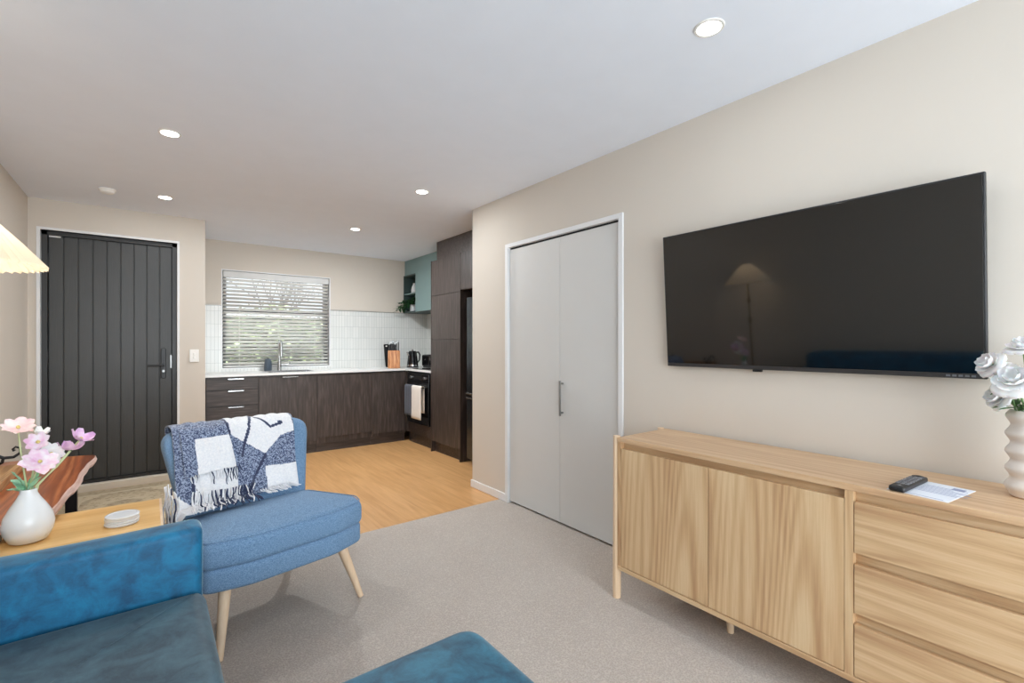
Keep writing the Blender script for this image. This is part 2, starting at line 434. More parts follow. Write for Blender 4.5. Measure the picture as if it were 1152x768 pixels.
# right wall with closet opening y 1.815..2.972 z 0..2.005
CY0, CY1, CZ = 1.832, 2.935, 1.985
bm = BM(); box(bm, XR, XR+.09, YR-T, CY0, 0, H); box(bm, XR, XR+.09, CY1, YC, 0, H); box(bm, XR, XR+.09, CY0, CY1, CZ, H)
box(bm, XR+.09, XK, YC-.09, YC, 0, H)
struct('wall_right', bm, 'wall')
bm = BM(); box(bm, XK, XK+T, YC-.09, YK+T, 0, H); struct('wall_kitchen', bm, 'wall')
bm = BM(); box(bm, XK-.35, XK-.3, 1.5, YC-.09, 0, H); box(bm, XR+.09, XK-.3, 1.5, 1.55, 0, H)
struct('wall_closet', bm, 'wall')
# entry wall with deep recess for the door
DX0, DX1, DZ = -.690, .203, 2.155; RD = .26
bm = BM(); box(bm, XL-T, DX0, YE, YE+RD, 0, H); box(bm, DX1, XE, YE, YK+T, 0, H); box(bm, DX0, DX1, YE, YE+RD, DZ, H); box(bm, XL-T, DX0-.0, YE+RD, YE+RD+.1, 0, H)
struct('wall_entry', bm, 'wall')
# kitchen wall with window opening
WX0, WX1, WZ0, WZ1 = .655, 1.825, .965, 2.07
bm = BM(); box(bm, XE, WX0, YK, YK+.16, 0, H); box(bm, WX1, XK+T, YK, YK+.16, 0, H); box(bm, WX0, WX1, YK, YK+.16, WZ1, H); box(bm, WX0, WX1, YK, YK+.16, 0, WZ0)
struct('wall_back', bm, 'wall')
# tiled splashback
bm = BM(); TT = 1.665
box(bm, XE+.001, WX0-.012, YK-.009, YK, .92, TT); box(bm, WX1+.012, XK-.001, YK-.009, YK, .92, TT); box(bm, WX0-.012, WX1+.012, YK-.009, YK, .92, WZ0-.012)
box(bm, XK-.009, XK, 4.88, YK-.009, .92, TT)
tag(struct('trim_1', bm, 'tile'), 'narrow white tiled splashback')
bm = BM(); box(bm, WX1+.012, 2.86, YK-.011, YK, TT, TT+.006); box(bm, XE+.001, WX0-.012, YK-.011, YK, TT, TT+.006)
tag(struct('trim_2', bm, 'steel'), 'thin metal edge along the top of the tiles')
# window reveal
bm = BM()
for a in ((WX0-.012, WX0, WZ0-.012, WZ1+.012), (WX1, WX1+.012, WZ0-.012, WZ1+.012), (WX0, WX1, WZ0-.012, WZ0), (WX0, WX1, WZ1, WZ1+.012)):
    box(bm, a[0], a[1], YK-.004, YK+.15, a[2], a[3])
struct('trim_3', bm, 'trim')
wn = thing('window_1', 'black aluminium framed kitchen window behind the blind', 'window', ((WX0+WX1)/2, YK+.11, WZ0), kind='structure')
hw, hh = (WX1-WX0)/2, WZ1-WZ0
bm = BM(); F = .045
box(bm, -hw, -hw+F, -.025, .035, 0, hh); box(bm, hw-F, hw, -.025, .035, 0, hh); box(bm, -hw, hw, -.024, .034, 0, F); box(bm, -hw, hw, -.024, .034, hh-F, hh)
box(bm, -hw+F, hw-F, -.03, .034, .615, .69)
link('frame', bm, 'black_metal', wn)
obox('pane', (-hw+F, hw-F, .003, .007, F, .615), 'glass', wn); obox('pane', (-hw+F, hw-F, .003, .007, .69, hh-F), 'glass', wn)
# sliding door behind the camera
wn = thing('window_2', 'glass sliding door behind the viewer', 'window', (.74, YR-.06, 0), kind='structure')
bm = BM()
for x in (-1.36, -.04, .0, 1.30): box(bm, x, x+.06, -.03, .03, 0, 2.16)
box(bm, -1.36, 1.36, -.028, .028, 0, .06); box(bm, -1.36, 1.36, -.028, .028, 2.1, 2.16)
link('frame', bm, 'black_metal', wn)
obox('pane', (-1.30, -.04, -.003, .003, .06, 2.1), 'glass', wn); obox('pane', (.06, 1.30, -.003, .003, .06, 2.1), 'glass', wn)

wn = thing('added_window_3', 'added side window behind the viewer, made up to let in fill light', 'window', (XL-.06, -1.3, .9), kind='structure')  # invented window, added to throw soft light on the television wall
bm = BM(); box(bm, -.03, .03, -.65, -.6, 0, 1.2); box(bm, -.03, .03, .6, .65, 0, 1.2); box(bm, -.028, .028, -.65, .65, 0, .05); box(bm, -.028, .028, -.65, .65, 1.15, 1.2); link('frame', bm, 'black_metal', wn)
obox('pane', (-.003, .003, -.6, .6, .05, 1.15), 'glass', wn)
# closet trim, doors
bm = BM(); e = .012
box(bm, XR-e, XR+.092, CY1-.004, CY1+.028, 0, CZ+.03, .002); box(bm, XR-e, XR+.092, CY0-.028, CY0+.004, 0, CZ+.03, .002); box(bm, XR-e, XR+.09, CY0, CY1, CZ, CZ+.03, .002)
struct('trim_4', bm, 'trim')
obj_ = box(BM(), XR+.02, XR+.06, CY0, CY1, CZ-.012, CZ)
struct('trim_5', obj_, 'black_metal')
ymid = 2.363
for k, (a, b) in enumerate(((CY0+.0055, ymid-.0015), (ymid+.0015, CY1-.0055))):
    d = thing('door_%d' % (k+2), ['right leaf of the pale grey closet door', 'left leaf of the pale grey closet door'][k], 'door', (XR+.038, (a+b)/2, .014), kind='structure')
    w = (b-a)/2
    obox('door_leaf', (-.026, .010, -w, w, 0, CZ-.028), 'closet', d, .001)
    if k == 0:
        bm = BM(); yy = w-.028
        box(bm, -.060, -.048, yy-.006, yy+.006, .735, .975, .002); box(bm, -.053, -.026, yy-.005, yy+.005, .75, .762, .001); box(bm, -.053, -.026, yy-.005, yy+.005, .948, .96, .001)
        link('door_handle', bm, 'steel', d)
# baseboards
def skirt(name, x0, x1, y0, y1): struct(name, box(BM(), x0, x1, y0, y1, 0, .062, .003), 'trim')
skirt('baseboard_right', XR-.012, XR, CY1+.028, YC+.012)
skirt('baseboard_right', XR-.012, XR, YR, CY0-.028)
skirt('baseboard_kitchen', XR, 2.55, YC, YC+.012)
skirt('baseboard_left', XL, XL+.012, YR, YE)
skirt('baseboard_entry', DX1+.02, XE, YE-.012, YE)
# entry door lining, frame, sill
bm = BM()
box(bm, DX0-.022, DX0, YE-.006, YE+RD, 0, DZ+.02, .001); box(bm, DX1, DX1+.018, YE-.006, YE+RD, 0, DZ+.02, .001); box(bm, DX0, DX1, YE-.006, YE+RD, DZ, DZ+.02, .001)
struct('trim_6', bm, 'trim')
bm = BM(); yf = YE+.05
box(bm, DX0, DX0+.035, yf, yf+.10, .06, DZ); box(bm, DX1-.035, DX1, yf, yf+.10, .06, DZ); box(bm, DX0, DX1, yf, yf+.10, DZ-.03, DZ); box(bm, DX0, DX1, yf, yf+.10, .06, .085)
box(bm, DX0-.02, DX1+.02, yf+.095, yf+.125, 0, DZ+.02)  # unseen panel added behind the door to stop light leaking round it
struct('trim_7', bm, 'door_frame')
struct('trim_8', box(BM(), DX0, DX1, YE-.01, yf+.12, 0, .06, .004), plain('pale_door_sill', (214, 204, 188), .6))
dr = thing('door_1', 'charcoal vertical plank entry door', 'door', ((DX0+DX1)/2, yf+.03, .085), kind='structure')
W2 = (DX1-DX0)/2-.037; HD = DZ-.03-.085
bm = BM(); edges_ = [-W2, -.315, -.222, -.128, -.034, .060, .154, .247, .340, W2]
box(bm, -W2, W2, .012, .045, 0, HD)
edges_ = [-W2+(2*W2)*k/9 for k in range(10)]
for a, b in zip(edges_, edges_[1:]): box(bm, a+.0025, b-.0025, 0, .014, 0, HD, .003)
link('door_panel', bm, 'door', dr)
bm = BM(); hx = .103-(DX0+DX1)/2
pillow(bm, round_outline(rect(hx-.019, hx+.019, .835, 1.115), .018), 0, .014, .004, fn=lambda x, y, z: (x, -z, y))
hp = link('lock_plate', bm, 'black', dr, 'auto')
bm = BM(); tube(bm, [(hx, -.010, .958), (hx, -.05, .958)], .011, 14); tube(bm, [(hx+.006, -.05, .958), (hx-.05, -.052, .956), (hx-.115, -.05, .956)], [.010, .009, .008], 12)
link('lever_handle', bm, 'black', hp, 'auto')
bm = BM(); lathe(bm, [(0, 0), (.011, 0), (.011, .006), (0, .006)], seg=16)
link('thumb_turn', bm, 'steel', hp, 'auto', loc=(hx, -.014, .905), rot=(PI/2, 0, 0))
obox('latch_plate', (W2-.012, W2-.002, -.004, .0, .93, 1.05), 'steel', dr)
bm = BM()
for z in (.25, 1.0, 1.78): tube(bm, [(-W2-.004, -.004, z), (-W2-.004, -.004, z+.1)], .007, 10)
link('hinge', bm, 'black', dr)
obox('closer_sensor', (-W2+.005, -W2+.075, -.012, -.002, HD-.014, HD-.002), 'white', dr)

# switch, smoke detector
sw = thing('light_switch', 'white double light switch on the wall right of the entry door', 'light switch', (.332, YE, 1.127))
obox('plate', (-.036, .036, -.009, 0, -.058, .058), 'white', sw, .003)
for z in (-.018, .018):
    for x in (0,): obox('rocker', (x-.008, x+.008, -.013, -.008, z-.010, z+.010), 'white', sw, .002)
sd = thing('smoke_detector', 'round white smoke detector on the ceiling by the entry', 'smoke detector', (-.25, 4.665, H))
link('base', lathe(BM(), [(0, 0), (.052, 0), (.052, -.010), (0, -.010)], seg=32), 'white', sd, 'auto')
link('cover', lathe(BM(), [(.045, -.010), (.043, -.022), (.033, -.031), (.012, -.034), (0, -.034)], seg=32), 'white', sd, 'auto')
# downlights
DL = [((.09, 3.21), 'lit ceiling downlight high over the blue armchair and side table'), ((.10, 4.64), 'lit ceiling downlight in front of the entry door'),
      ((1.65, 3.27), 'lit ceiling downlight where the carpet meets the timber floor, left of the closet'), ((1.655, 4.75), 'lit ceiling downlight over the kitchen floor, farthest of all'),
      ((1.63, .93), 'large lit ceiling downlight in front of the television'), ((.09, .93), 'lit ceiling downlight over the teal sofa')]
def downlight(loc, label, w):
    t = thing('downlight', label, 'ceiling light', (loc[0], loc[1], H), group='recessed ceiling downlights')
    link('trim_ring', lathe(BM(), [(.042, -.001), (.042, -.004), (.052, -.0035), (.054, 0)], seg=40), 'white', t, 'auto')
    link('lens', lathe(BM(), [(0, -.003), (.042, -.003)], seg=40), 'lamp_disc', t)
    area('lamp', (0, 0, -.006), (0, 0, 0), .08, .08, w, (.93, .97, 1.0), 'DISK', t)
    return t
for (p, lb), k in zip(DL, (2.3, .8, 1.6, 10.0, .4, .5)): downlight(p, lb, DOWNLIGHT_W*k)

# ================================================================== OUTSIDE
struct('ground', box(BM(), -6, 9, -8, 12, -.25, -.07), 'ground')
def hedge():
    bm = BM(); random.seed(3)
    for i in range(9000):
        x = random.uniform(-1.5, 5.5); y = random.gauss(8.6, .22); z = random.uniform(-.05, 1.85+.1*math.sin(x*5))
        s = random.uniform(.03, .07); n = Vector((random.uniform(-1, 1), random.uniform(-1, .4), random.uniform(-.3, 1))).normalized()
        u = n.orthogonal().normalized(); u.rotate(Matrix.Rotation(random.uniform(0, 6.3), 3, n)); v = n.cross(u); p = Vector((x, y, z))
        bm.faces.new([bm.verts.new(p+u*s), bm.verts.new(p+v*s*.5), bm.verts.new(p-u*s), bm.verts.new(p-v*s*.5)])
    return bm
hg = thing('hedge', 'green hedge outside the kitchen window', 'hedge', (2, 8.6, -.07))
o = link('foliage', hedge(), 'hedge', hg); o.location = (-2, -8.6, .07)
bm = BM()
for x in (-1.2, -.4, .4, 1.2, 2): tube(bm, [(x, 0, 0), (x+.05, .02, .8), (x, 0, 1.5)], [.03, .025, .01], 6)
link('stem', bm, 'twig', hg)
link('inner_growth', box(BM(), -3.4, 3.4, -.12, .25, 0, 1.72, .1, 3), plain('hedge_inner_shade', (24, 30, 20), .9, var=.5, vs=12), hg)  # dark core box; the shade inside the hedge is put into its colour
tr = thing('bare_tree', 'pale bare branched tree outside the upper kitchen window', 'tree', (1.45, 9.6, -.07))
random.seed(11); bm = BM(); bl = BM()
def branch(p, d, L, r, depth):
    pts = [p]; q = p
    for k in range(3):
        d = (d+Vector((random.uniform(-.3, .3), random.uniform(-.2, .2), random.uniform(-.05, .3)))).normalized(); q = q+d*L/3; pts.append(q)
    tube(bm, pts, [r, r*.85, r*.7, r*.5], 5)
    if depth > 0:
        for _ in range(3):
            nd = (d+Vector((random.uniform(-1, 1), random.uniform(-.6, .6), random.uniform(-.2, .6)))).normalized()
            branch(pts[random.choice((2, 3))], nd, L*.68, r*.55, depth-1)
    else:
        for k in range(8):
            c = q+Vector([random.uniform(-.09, .09) for _ in range(3)]); s = .022
            bl.faces.new([bl.verts.new(c+Vector(v)*s) for v in ((1, 0, .2), (0, .3, 1), (-1, 0, 0), (0, -.3, -1))])
branch(Vector((0, 0, 0)), Vector((0, 0, 1)), 1.5, .06, 5)
link('branches', bm, 'twig', tr); link('blossom', bl, 'blossom', tr)

# ================================================================== KITCHEN
YF = 5.60; XF = 2.60   # cabinet fronts
def cabinet(name, label, x0, x1, panels, group='dark base cabinets', top=.899):
    """base unit facing -Y. panels: list of (kind, z0, z1)"""
    w = x1-x0
    c = thing(name, label, 'cabinet', (x0, YF, 0), group=group)
    obox('body', (.001, w-.001, .02, YK-YF-.012, .10, top), 'cabinet', c)
    obox('kick_board', (.001, w-.001, .045, .06, -.002, .13), 'cabinet_h', c)
    for kind, z0, z1, hx in panels:
        d = obox('drawer_front' if kind == 'd' else 'door', (.0018, w-.0018, 0, .018, z0+.0018, z1-.0018), 'cabinet_h' if kind == 'd' else 'cabinet', c, .001)
        if hx:
            bm = BM(); a, b = hx; box(bm, a, b, -.018, .004, z1-.006, z1-.0025); box(bm, a, b, -.018, -.0155, z1-.014, z1-.003)
            link('handle', bm, 'chrome', d)
    return c
cabinet('drawer_cabinet', 'dark wood drawer unit at the left end of the kitchen bench', .45, .92, [('d', .765, .885, (.19, .33)), ('d', .598, .762, (.19, .33)), ('d', .366, .595, (.19, .33)), ('d', .135, .363, (.19, .33))])
cabinet('sink_cabinet', 'dark wood sink unit under the kitchen window', .92, 1.516, [('c', .135, .885, (.23, .39))], top=.74)
obox('rail', (.001, .595, .02, .06, .84, .899), 'cabinet', bpy.data.objects['sink_cabinet'])
cabinet('dishwasher_cabinet', 'dark wood panelled unit right of the sink unit', 1.516, 2.15, [('c', .165, .885, None)])
cabinet('corner_cabinet', 'dark wood corner unit left of the oven', 2.15, XF, [('c', .135, .885, None)])
# oven housing, facing -X
ov = thing('oven_cabinet', 'dark housing cabinet around the built-in oven', 'cabinet', (XF, 4.90, 0))
obox('body', (.02, XK-XF-.005, 0, .035, .13, .897), 'cabinet', ov); obox('body', (.02, XK-XF-.005, .635, .69, .13, .897), 'cabinet', ov)
obox('shelf', (.02, XK-XF-.005, .035, .635, .13, .15), 'cabinet', ov)
obox('filler', (.0, .018, .625, .695, .13, .885), 'cabinet', ov)
obox('lower_panel', (.0, .018, .005, .622, .135, .262), 'cabinet_h', ov, .001)
obox('kick_board', (.045, .06, 0, .69, -.002, .13), 'cabinet_h', ov)
oven = thing('oven', 'black built-in oven with two chrome knobs and towels on its handle', 'oven', (XF, 5.232, .27))
obox('body', (.005, .52, -.285, .285, 0, .61), 'black', oven)
obox('control_panel', (-.016, .005, -.29, .29, .50, .61), 'dark_glass', oven, .002)
obox('display', (-.018, -.015, -.10, .09, .535, .585), 'black', oven)
dd = obox('oven_door', (-.022, .004, -.29, .29, 0, .495), 'dark_glass', oven, .003)
bm = BM(); tube(bm, [(-.065, -.25, .45), (-.065, .25, .45)], .009, 12)
for y in (-.22, .22): tube(bm, [(-.02, y, .45), (-.066, y, .45)], .006, 8)
link('door_handle', bm, 'chrome', dd, 'auto')
for y in (-.19, .17):
    o = link('knob', lathe(BM(), [(0, 0), (.021, 0), (.019, .022), (.0, .024)], seg=20), 'chrome', oven, 'auto', loc=(-.016, y, .556), rot=(0, -PI/2, 0))
def towel(name, label, mat, y0, y1, zb, zb2, grp):
    t = thing(name, label, 'towel', (XF-.065, (y0+y1)/2, .72), group=grp); w = (y1-y0)/2
    bm = BM(); path = []
    for k in range(9): path.append((-.016-.004*k/8, zb+(.0-zb)*k/8))
    prof = [(-.020-.003*(1-k/10), -(.72-zb)*(1-k/10)) for k in range(11)]
    prof += [(-.016, .010), (-.008, .0165), (0, .018), (.008, .0165), (.016, .010)]
    prof += [(.0175, -(.72-zb2)*(k/8)) for k in range(9)]
    ny = 14; g = []
    for i, (px, pz) in enumerate(prof):
        row = []
        for j in range(ny+1):
            s = j/ny; wv = .0035*math.sin(s*9+i*.1)*(1 if i < 11 else .3)
            row.append(bm.verts.new((px-abs(wv), -w+2*w*s, pz)))
        g.append(row)
    for a, b in zip(g, g[1:]):
        for j in range(ny): bm.faces.new((a[j], a[j+1], b[j+1], b[j]))
    o = link('cloth', bm, mat, t, True); md = o.modifiers.new('thick', 'SOLIDIFY'); md.thickness = .004; md.offset = 1
    return t
towel('hand_towel', 'cream towel on the oven handle', 'towel_white', 5.00, 5.25, .345, .42, 'towels on the oven')
towel('hand_towel', 'charcoal grey towel on the oven handle, left of the cream one', 'towel_grey', 5.262, 5.44, .37, .45, 'towels on the oven')

# benchtop (L)
bm = BM(); zt0, zt1 = .90, .922; y1 = YK-.010
sx0, sx1, sy0, sy1 = 1.05, 1.52, 5.72, 6.05
box(bm, XE+.004, sx0, YF-.018, y1, zt0, zt1); box(bm, sx1, XK-.010, YF-.018, y1, zt0, zt1); box(bm, sx0, sx1, YF-.018, sy0, zt0, zt1); box(bm, sx0, sx1, sy1, y1, zt0, zt1)
box(bm, XF-.018, XK-.010, 4.885, YF-.018, zt0, zt1)
tag(link('worktop', bm, 'bench'), 'thin white L-shaped kitchen worktop', 'worktop')
sk = thing('sink', 'stainless steel sink set in the worktop below the window', 'sink', ((sx0+sx1)/2, (sy0+sy1)/2, zt1))
bm = BM(); a, b = (sx1-sx0)/2, (sy1-sy0)/2
vt = [(x*a*(1.02 if k < 1 else .99), y*b*(1.03 if k < 1 else .98), z) for k, z in ((0, .002), (1, .0018), (2, -.16)) for x, y in ((-1, -1), (1, -1), (1, 1), (-1, 1))]
vs = [bm.verts.new(v) for v in vt]
for k in (0, 4):
    for i in range(4): bm.faces.new((vs[k+i], vs[k+(i+1) % 4], vs[k+4+(i+1) % 4], vs[k+4+i]))
bm.faces.new(vs[8:12]); link('basin', bm, 'chrome', sk)
link('drain', lathe(BM(), [(0, -.157), (.04, -.157), (.04, -.1595)], seg=24), 'steel', sk)
tp = thing('kitchen_tap', 'chrome gooseneck mixer tap behind the sink', 'tap', (1.225, 6.12, zt1))
bm = BM(); lathe(bm, [(0, 0), (.027, 0), (.027, .006), (.024, .01), (.023, .10), (.019, .11), (0, .11)], seg=24); link('body', bm, 'chrome', tp, 'auto')
bm = BM(); pts = [(0, 0, .10), (0, 0, .30)]+[(-.0, -.055+.055*math.cos(a), .30+.055*math.sin(a)) for a in [PI*k/10 for k in range(1, 11)]]+[(0, -.11, .26)]
tube(bm, pts, .012, 14); tube(bm, [(0, -.11, .27), (0, -.112, .17)], [.015, .016], 14); link('spout', bm, 'chrome', tp, 'auto')
bm = BM(); tube(bm, [(.018, 0, .065), (.10, -.01, .072)], [.010, .007], 12); tube(bm, [(.10, -.01, .072), (.115, -.012, .10)], [.007, .005], 10); link('lever', bm, 'chrome', tp, 'auto')
so = thing('soap_dispenser', 'blue-grey ribbed tumbler on the worktop left of the tap', 'soap dispenser', (1.10, 6.10, zt1))
bm = BM(); lathe(bm, [(0, 0), (.037, 0), (.041, .01), (.040, .07), (.034, .125), (.028, .14), (.024, .142), (0, .142)], seg=36, wob=lambda a, z: 1+.03*math.cos(12*a)); link('body', bm, plain('blue_grey_glaze', (74, 86, 98), .45), so, 'auto')
link('pump', tube(BM(), [(0, 0, .14), (0, 0, .15), (0, -.012, .152)], [.012, .008, .006], 10), 'black', so, 'auto')
# blind
bd = thing('venetian_blind', 'white venetian blind with open slats in the kitchen window', 'blind', ((WX0+WX1)/2, YK+.035, WZ0))
hb = hw-.008
obox('headrail', (-hb, hb, -.035, .025, hh-.075, hh-.004), plain('blind_rail_grey', (214, 214, 212), .5), bd, .003)
bm = BM(); zt = hh-.10; ns = 24; pitch = (zt-.045)/(ns-1); ta = -math.radians(33)
for k in range(ns):
    z = zt-k*pitch; s = BM(); bmesh.ops.create_cube(s, size=1); bmesh.ops.scale(s, vec=(2*hb, .047, .0028), verts=s.verts)
    bmesh.ops.rotate(s, matrix=Matrix.Rotation(ta, 3, 'X'), verts=s.verts); bmesh.ops.translate(s, vec=(0, 0, z), verts=s.verts); merge(bm, s)
link('slats', bm, 'white', bd)
obox('bottom_rail', (-hb, hb, -.024, .024, .006, .022), 'white', bd, .003)
bm = BM()
for x in (-hb*.72, 0, hb*.72):
    for y in (-.024, .024): tube(bm, [(x, y, .02), (x, y, hh-.07)], .0012, 5)
link('cords', bm, 'white', bd)
# things on the bench
cb = thing('chopping_board', 'black chopping board leaning on the tiles behind the knife block', 'chopping board', (2.43, 6.04, zt1))
bm = BM(); pillow(bm, round_outline(rect(-.13, .045, 0, .31), .02), 0, .012, .004, fn=lambda x, y, z: (x, z+.08*y/.31*.9, y+.0005)); link('board', bm, 'black', cb, 'auto', rot=(0, 0, 0))
cb.location.x = 2.645; cb.rotation_euler = (0, 0, 0)
obox('hanging_hole', (-.108, -.088, .05, .067, .275, .292), 'white', cb, .003)
kb = thing('knife_block', 'wooden knife block with steel handled knives beside the kettle', 'knife block', (2.525, 5.80, zt1), math.radians(-20))
bm = BM(); pillow(bm, round_outline(rect(-.075, .075, -.055, .055), .01), 0, .23, .006); link('block', bm, 'block_wood', kb, 'auto')
for k in range(6):
    x = -.056+.0225*k; L = .105+.012*((k*7) % 3); y = -.01 if k % 2 else .02
    bm = BM(); box(bm, x-.007, x+.007, y-.010, y+.010, .222, .23+L, .003); kn = link('knife', bm, 'black', kb)
    obox('knife_end', (x-.0072, x+.0072, y-.0102, y+.0102, .23+L-.028, .23+L+.003), 'steel', kn, .002)
kt = thing('kettle', 'shiny black and chrome kettle on the corner of the worktop', 'kettle', (2.79, 5.80, zt1))
link('base', lathe(BM(), [(0, 0), (.078, 0), (.078, .014), (.07, .018), (0, .018)], seg=32), 'black', kt, 'auto')
link('body', lathe(BM(), [(0, .018), (.074, .018), (.073, .04), (.062, .14), (.054, .205), (.045, .22), (0, .225)], seg=36), 'dark_glass', kt, 'auto')
link('band', lathe(BM(), [(.0755, .02), (.0748, .04), (.0715, .041), (.0735, .02)], seg=36), 'chrome', kt, 'auto')
link('lid_knob', lathe(BM(), [(0, .222), (.014, .224), (.012, .242), (0, .244)], seg=16), 'chrome', kt, 'auto')
link('handle', tube(BM(), [(.045, 0, .20), (.085, 0, .205), (.105, 0, .17), (.10, 0, .10), (.072, 0, .06)], [.010, .011, .011, .010, .008], 10), 'black', kt, 'auto')
link('spout', tube(BM(), [(-.05, 0, .165), (-.082, 0, .205)], [.018, .009], 10), 'chrome', kt, 'auto')
ts = thing('toaster', 'black and chrome toaster right of the kettle', 'toaster', (3.03, 5.74, zt1), math.radians(15))
bm = BM(); pillow(bm, round_outline(rect(-.10, .10, -.085, .085), .03), .012, .17, .025); link('body', bm, 'dark_glass', ts, 'auto')
bm = BM(); box(bm, -.07, .07, -.0905, -.084, .04, .13, .002); link('face_plate', bm, 'chrome', ts)
bm = BM()
for y in (-.03, .03): box(bm, -.07, .07, y-.012, y+.012, .1685, .1715)
link('slots', bm, 'black_metal', ts)
for x in (-.07, .07): obox('foot', (x-.015, x+.015, -.06, .06, 0, .014), 'black', ts)
obox('lever', (-.112, -.10, -.012, .012, .10, .112), 'chrome', ts, .002)
ck = thing('cooktop', 'black glass cooktop in the worktop above the oven', 'cooktop', (2.90, 5.232, zt1))
obox('glass_plate', (-.25, .25, -.29, .29, 0, .006), 'dark_glass', ck, .002)
for x, y, r in ((-.12, -.14, .09), (.12, -.14, .07), (-.12, .14, .07), (.12, .14, .09)):
    link('hob_ring', lathe(BM(), [(r, .0062), (r+.002, .0064), (r+.004, .0062)], (x, y, 0), 32), 'steel', ck)
# pantry
XP = 2.58
pn = thing('pantry_cabinet', 'tall dark wood pantry cabinet left of the fridge', 'cabinet', (XP, 4.235, 0))
D = XK-XP-.004
obox('body', (.02, D, .018, .632, .12, 2.19), 'cabinet', pn)
obox('side_panel', (-.002, D, .632, .650, -.002, 2.19), 'cabinet', pn); obox('side_panel', (-.002, D, 0, .018, -.002, 2.19), 'cabinet', pn)
obox('kick_board', (.045, .06, .018, .632, -.002, .12), 'cabinet_h', pn)
for z0, z1 in ((.125, 1.283), (1.287, 1.783), (1.787, 2.186)): obox('door', (0, .019, .020, .630, z0, z1), 'cabinet', pn, .001)
bk = thing('fridge_top_cabinet', 'dark wood cabinet above the fridge', 'cabinet', (XP, YC+.002, 1.80))
obox('body', (.02, D, 0, .782, 0, .388), 'cabinet', bk); obox('door', (0, .019, .003, .39, .003, .386), 'cabinet', bk, .001); obox('door', (0, .019, .394, .780, .003, .386), 'cabinet', bk, .001)
bh = obox('bulkhead_panel', (XP+.03, XP+.05, YC+.002, 4.80, 2.192, H-.001), 'cabinet_h'); tag(bh, 'dark wood infill panel between the tall cabinets and the ceiling', 'panel')
fr = thing('fridge', 'dark stainless fridge freezer between pantry and wall', 'fridge', (XP+.01, 3.83, 0))
obox('body', (.055, .60, -.30, .30, .03, 1.715), 'black', fr)
obox('fridge_door', (0, .05, -.30, .30, .722, 1.712), 'fridge', fr, .006); obox('freezer_door', (0, .05, -.30, .30, .06, .69), 'fridge', fr, .006)
bm = BM(); box(bm, -.012, .0, -.30, .30, .676, .69, .002); box(bm, -.012, .0, -.30, .30, .722, .736, .002); link('grip', bm, 'chrome', fr)
for x in (.08, .56):
    for y in (-.26, .26): link('foot', tube(BM(), [(x, y, -.002), (x, y, .032)], .018, 10), 'black', fr)
# green wall unit
XG = 2.842; gz0, gz1 = 1.668, 2.19
gc = thing('wall_cabinet', 'muted teal-green wall cabinet with open shelves at its left end', 'cabinet', (XG, 4.89, gz0)); GD = XK-XG-.012; GY = YK-.004-4.89
bm = BM(); yd = 5.79-4.89
box(bm, 0, GD, 0, GY, 0, .018); box(bm, 0, GD, 0, GY, .504, .522); box(bm, 0, GD, 0, .016, .018, .504); box(bm, 0, GD, yd-.016, yd, .018, .504); box(bm, 0, GD, GY-.016, GY, .018, .504); box(bm, GD-.012, GD, .016, GY-.016, .018, .504)
link('body', bm, 'green_dark', gc)
obox('door', (-.018, -.0005, .002, yd-.001, .0, .522), 'green', gc, .001)
obox('shelf', (.004, GD-.012, yd, GY-.016, .252, .268), 'green', gc)
tag(obox('bulkhead_panel', (XG+.02, XG+.04, 4.89, YK-.001, 2.192, H-.001), 'green'), 'teal-green infill panel between the wall cabinet and the ceiling', 'panel')
vz = thing('bottle_vase', 'small white bottle vase on the upper open shelf', 'vase', (2.945, 6.075, gz0+.268))
link('body', lathe(BM(), [(0, 0), (.032, 0), (.04, .02), (.041, .055), (.032, .10), (.018, .125), (.014, .14), (.017, .15), (.012, .148), (.010, .13)], seg=32), 'ceramic', vz, 'auto')
pp = thing('potted_plant', 'trailing green plant in a white pot on the lower open shelf', 'potted plant', (2.935, 6.075, gz0+.018))
link('pot', lathe(BM(), [(0, 0), (.045, 0), (.05, .01), (.052, .098), (.048, .10), (.046, .085), (0, .083)], seg=32), 'ceramic', pp, 'auto')
random.seed(5); bm = BM(); st = BM()
ends = [(-.13, .0, .02), (-.20, -.05, .04), (-.17, .05, .10), (-.10, -.10, .12), (-.06, .04, .15), (-.24, .02, -.02), (-.12, .08, .03), (-.05, -.12, .13), (-.16, -.02, .13), (-.27, -.05, .01), (.05, .03, .17), (.0, -.05, .19)]
for e_ in ends:
    e_ = Vector((e_[0], max(-.15, min(.09, e_[1])), e_[2]+.02)); p0 = Vector((0, 0, .08)); mid = (p0+e_)/2+Vector((0, 0, .08))
    pts = [p0*(1-t)**2+mid*2*t*(1-t)+e_*t*t for t in [k/6 for k in range(7)]]
    tube(st, pts, .0015, 5)
    for k, q in enumerate(pts[2:]):
        for s_ in (-1, 1): leaf_blade(bm, q, (random.uniform(-1, .3), s_*random.uniform(.1, .6), random.uniform(-.6, .3)), random.uniform(.045, .07), random.uniform(.03, .042), .3)
link('leaves', bm, 'leaf', pp); link('stems', st, 'leaf_mid', pp)

# ================================================================== ENTRY RUG
rg = tag(obox('rug', (-.44, .44, -.62, .62, 0, .009), 'rug', None, .002, loc=(-.150, 4.635, -.001)), 'faded beige persian style rug in front of the entry door', 'rug')

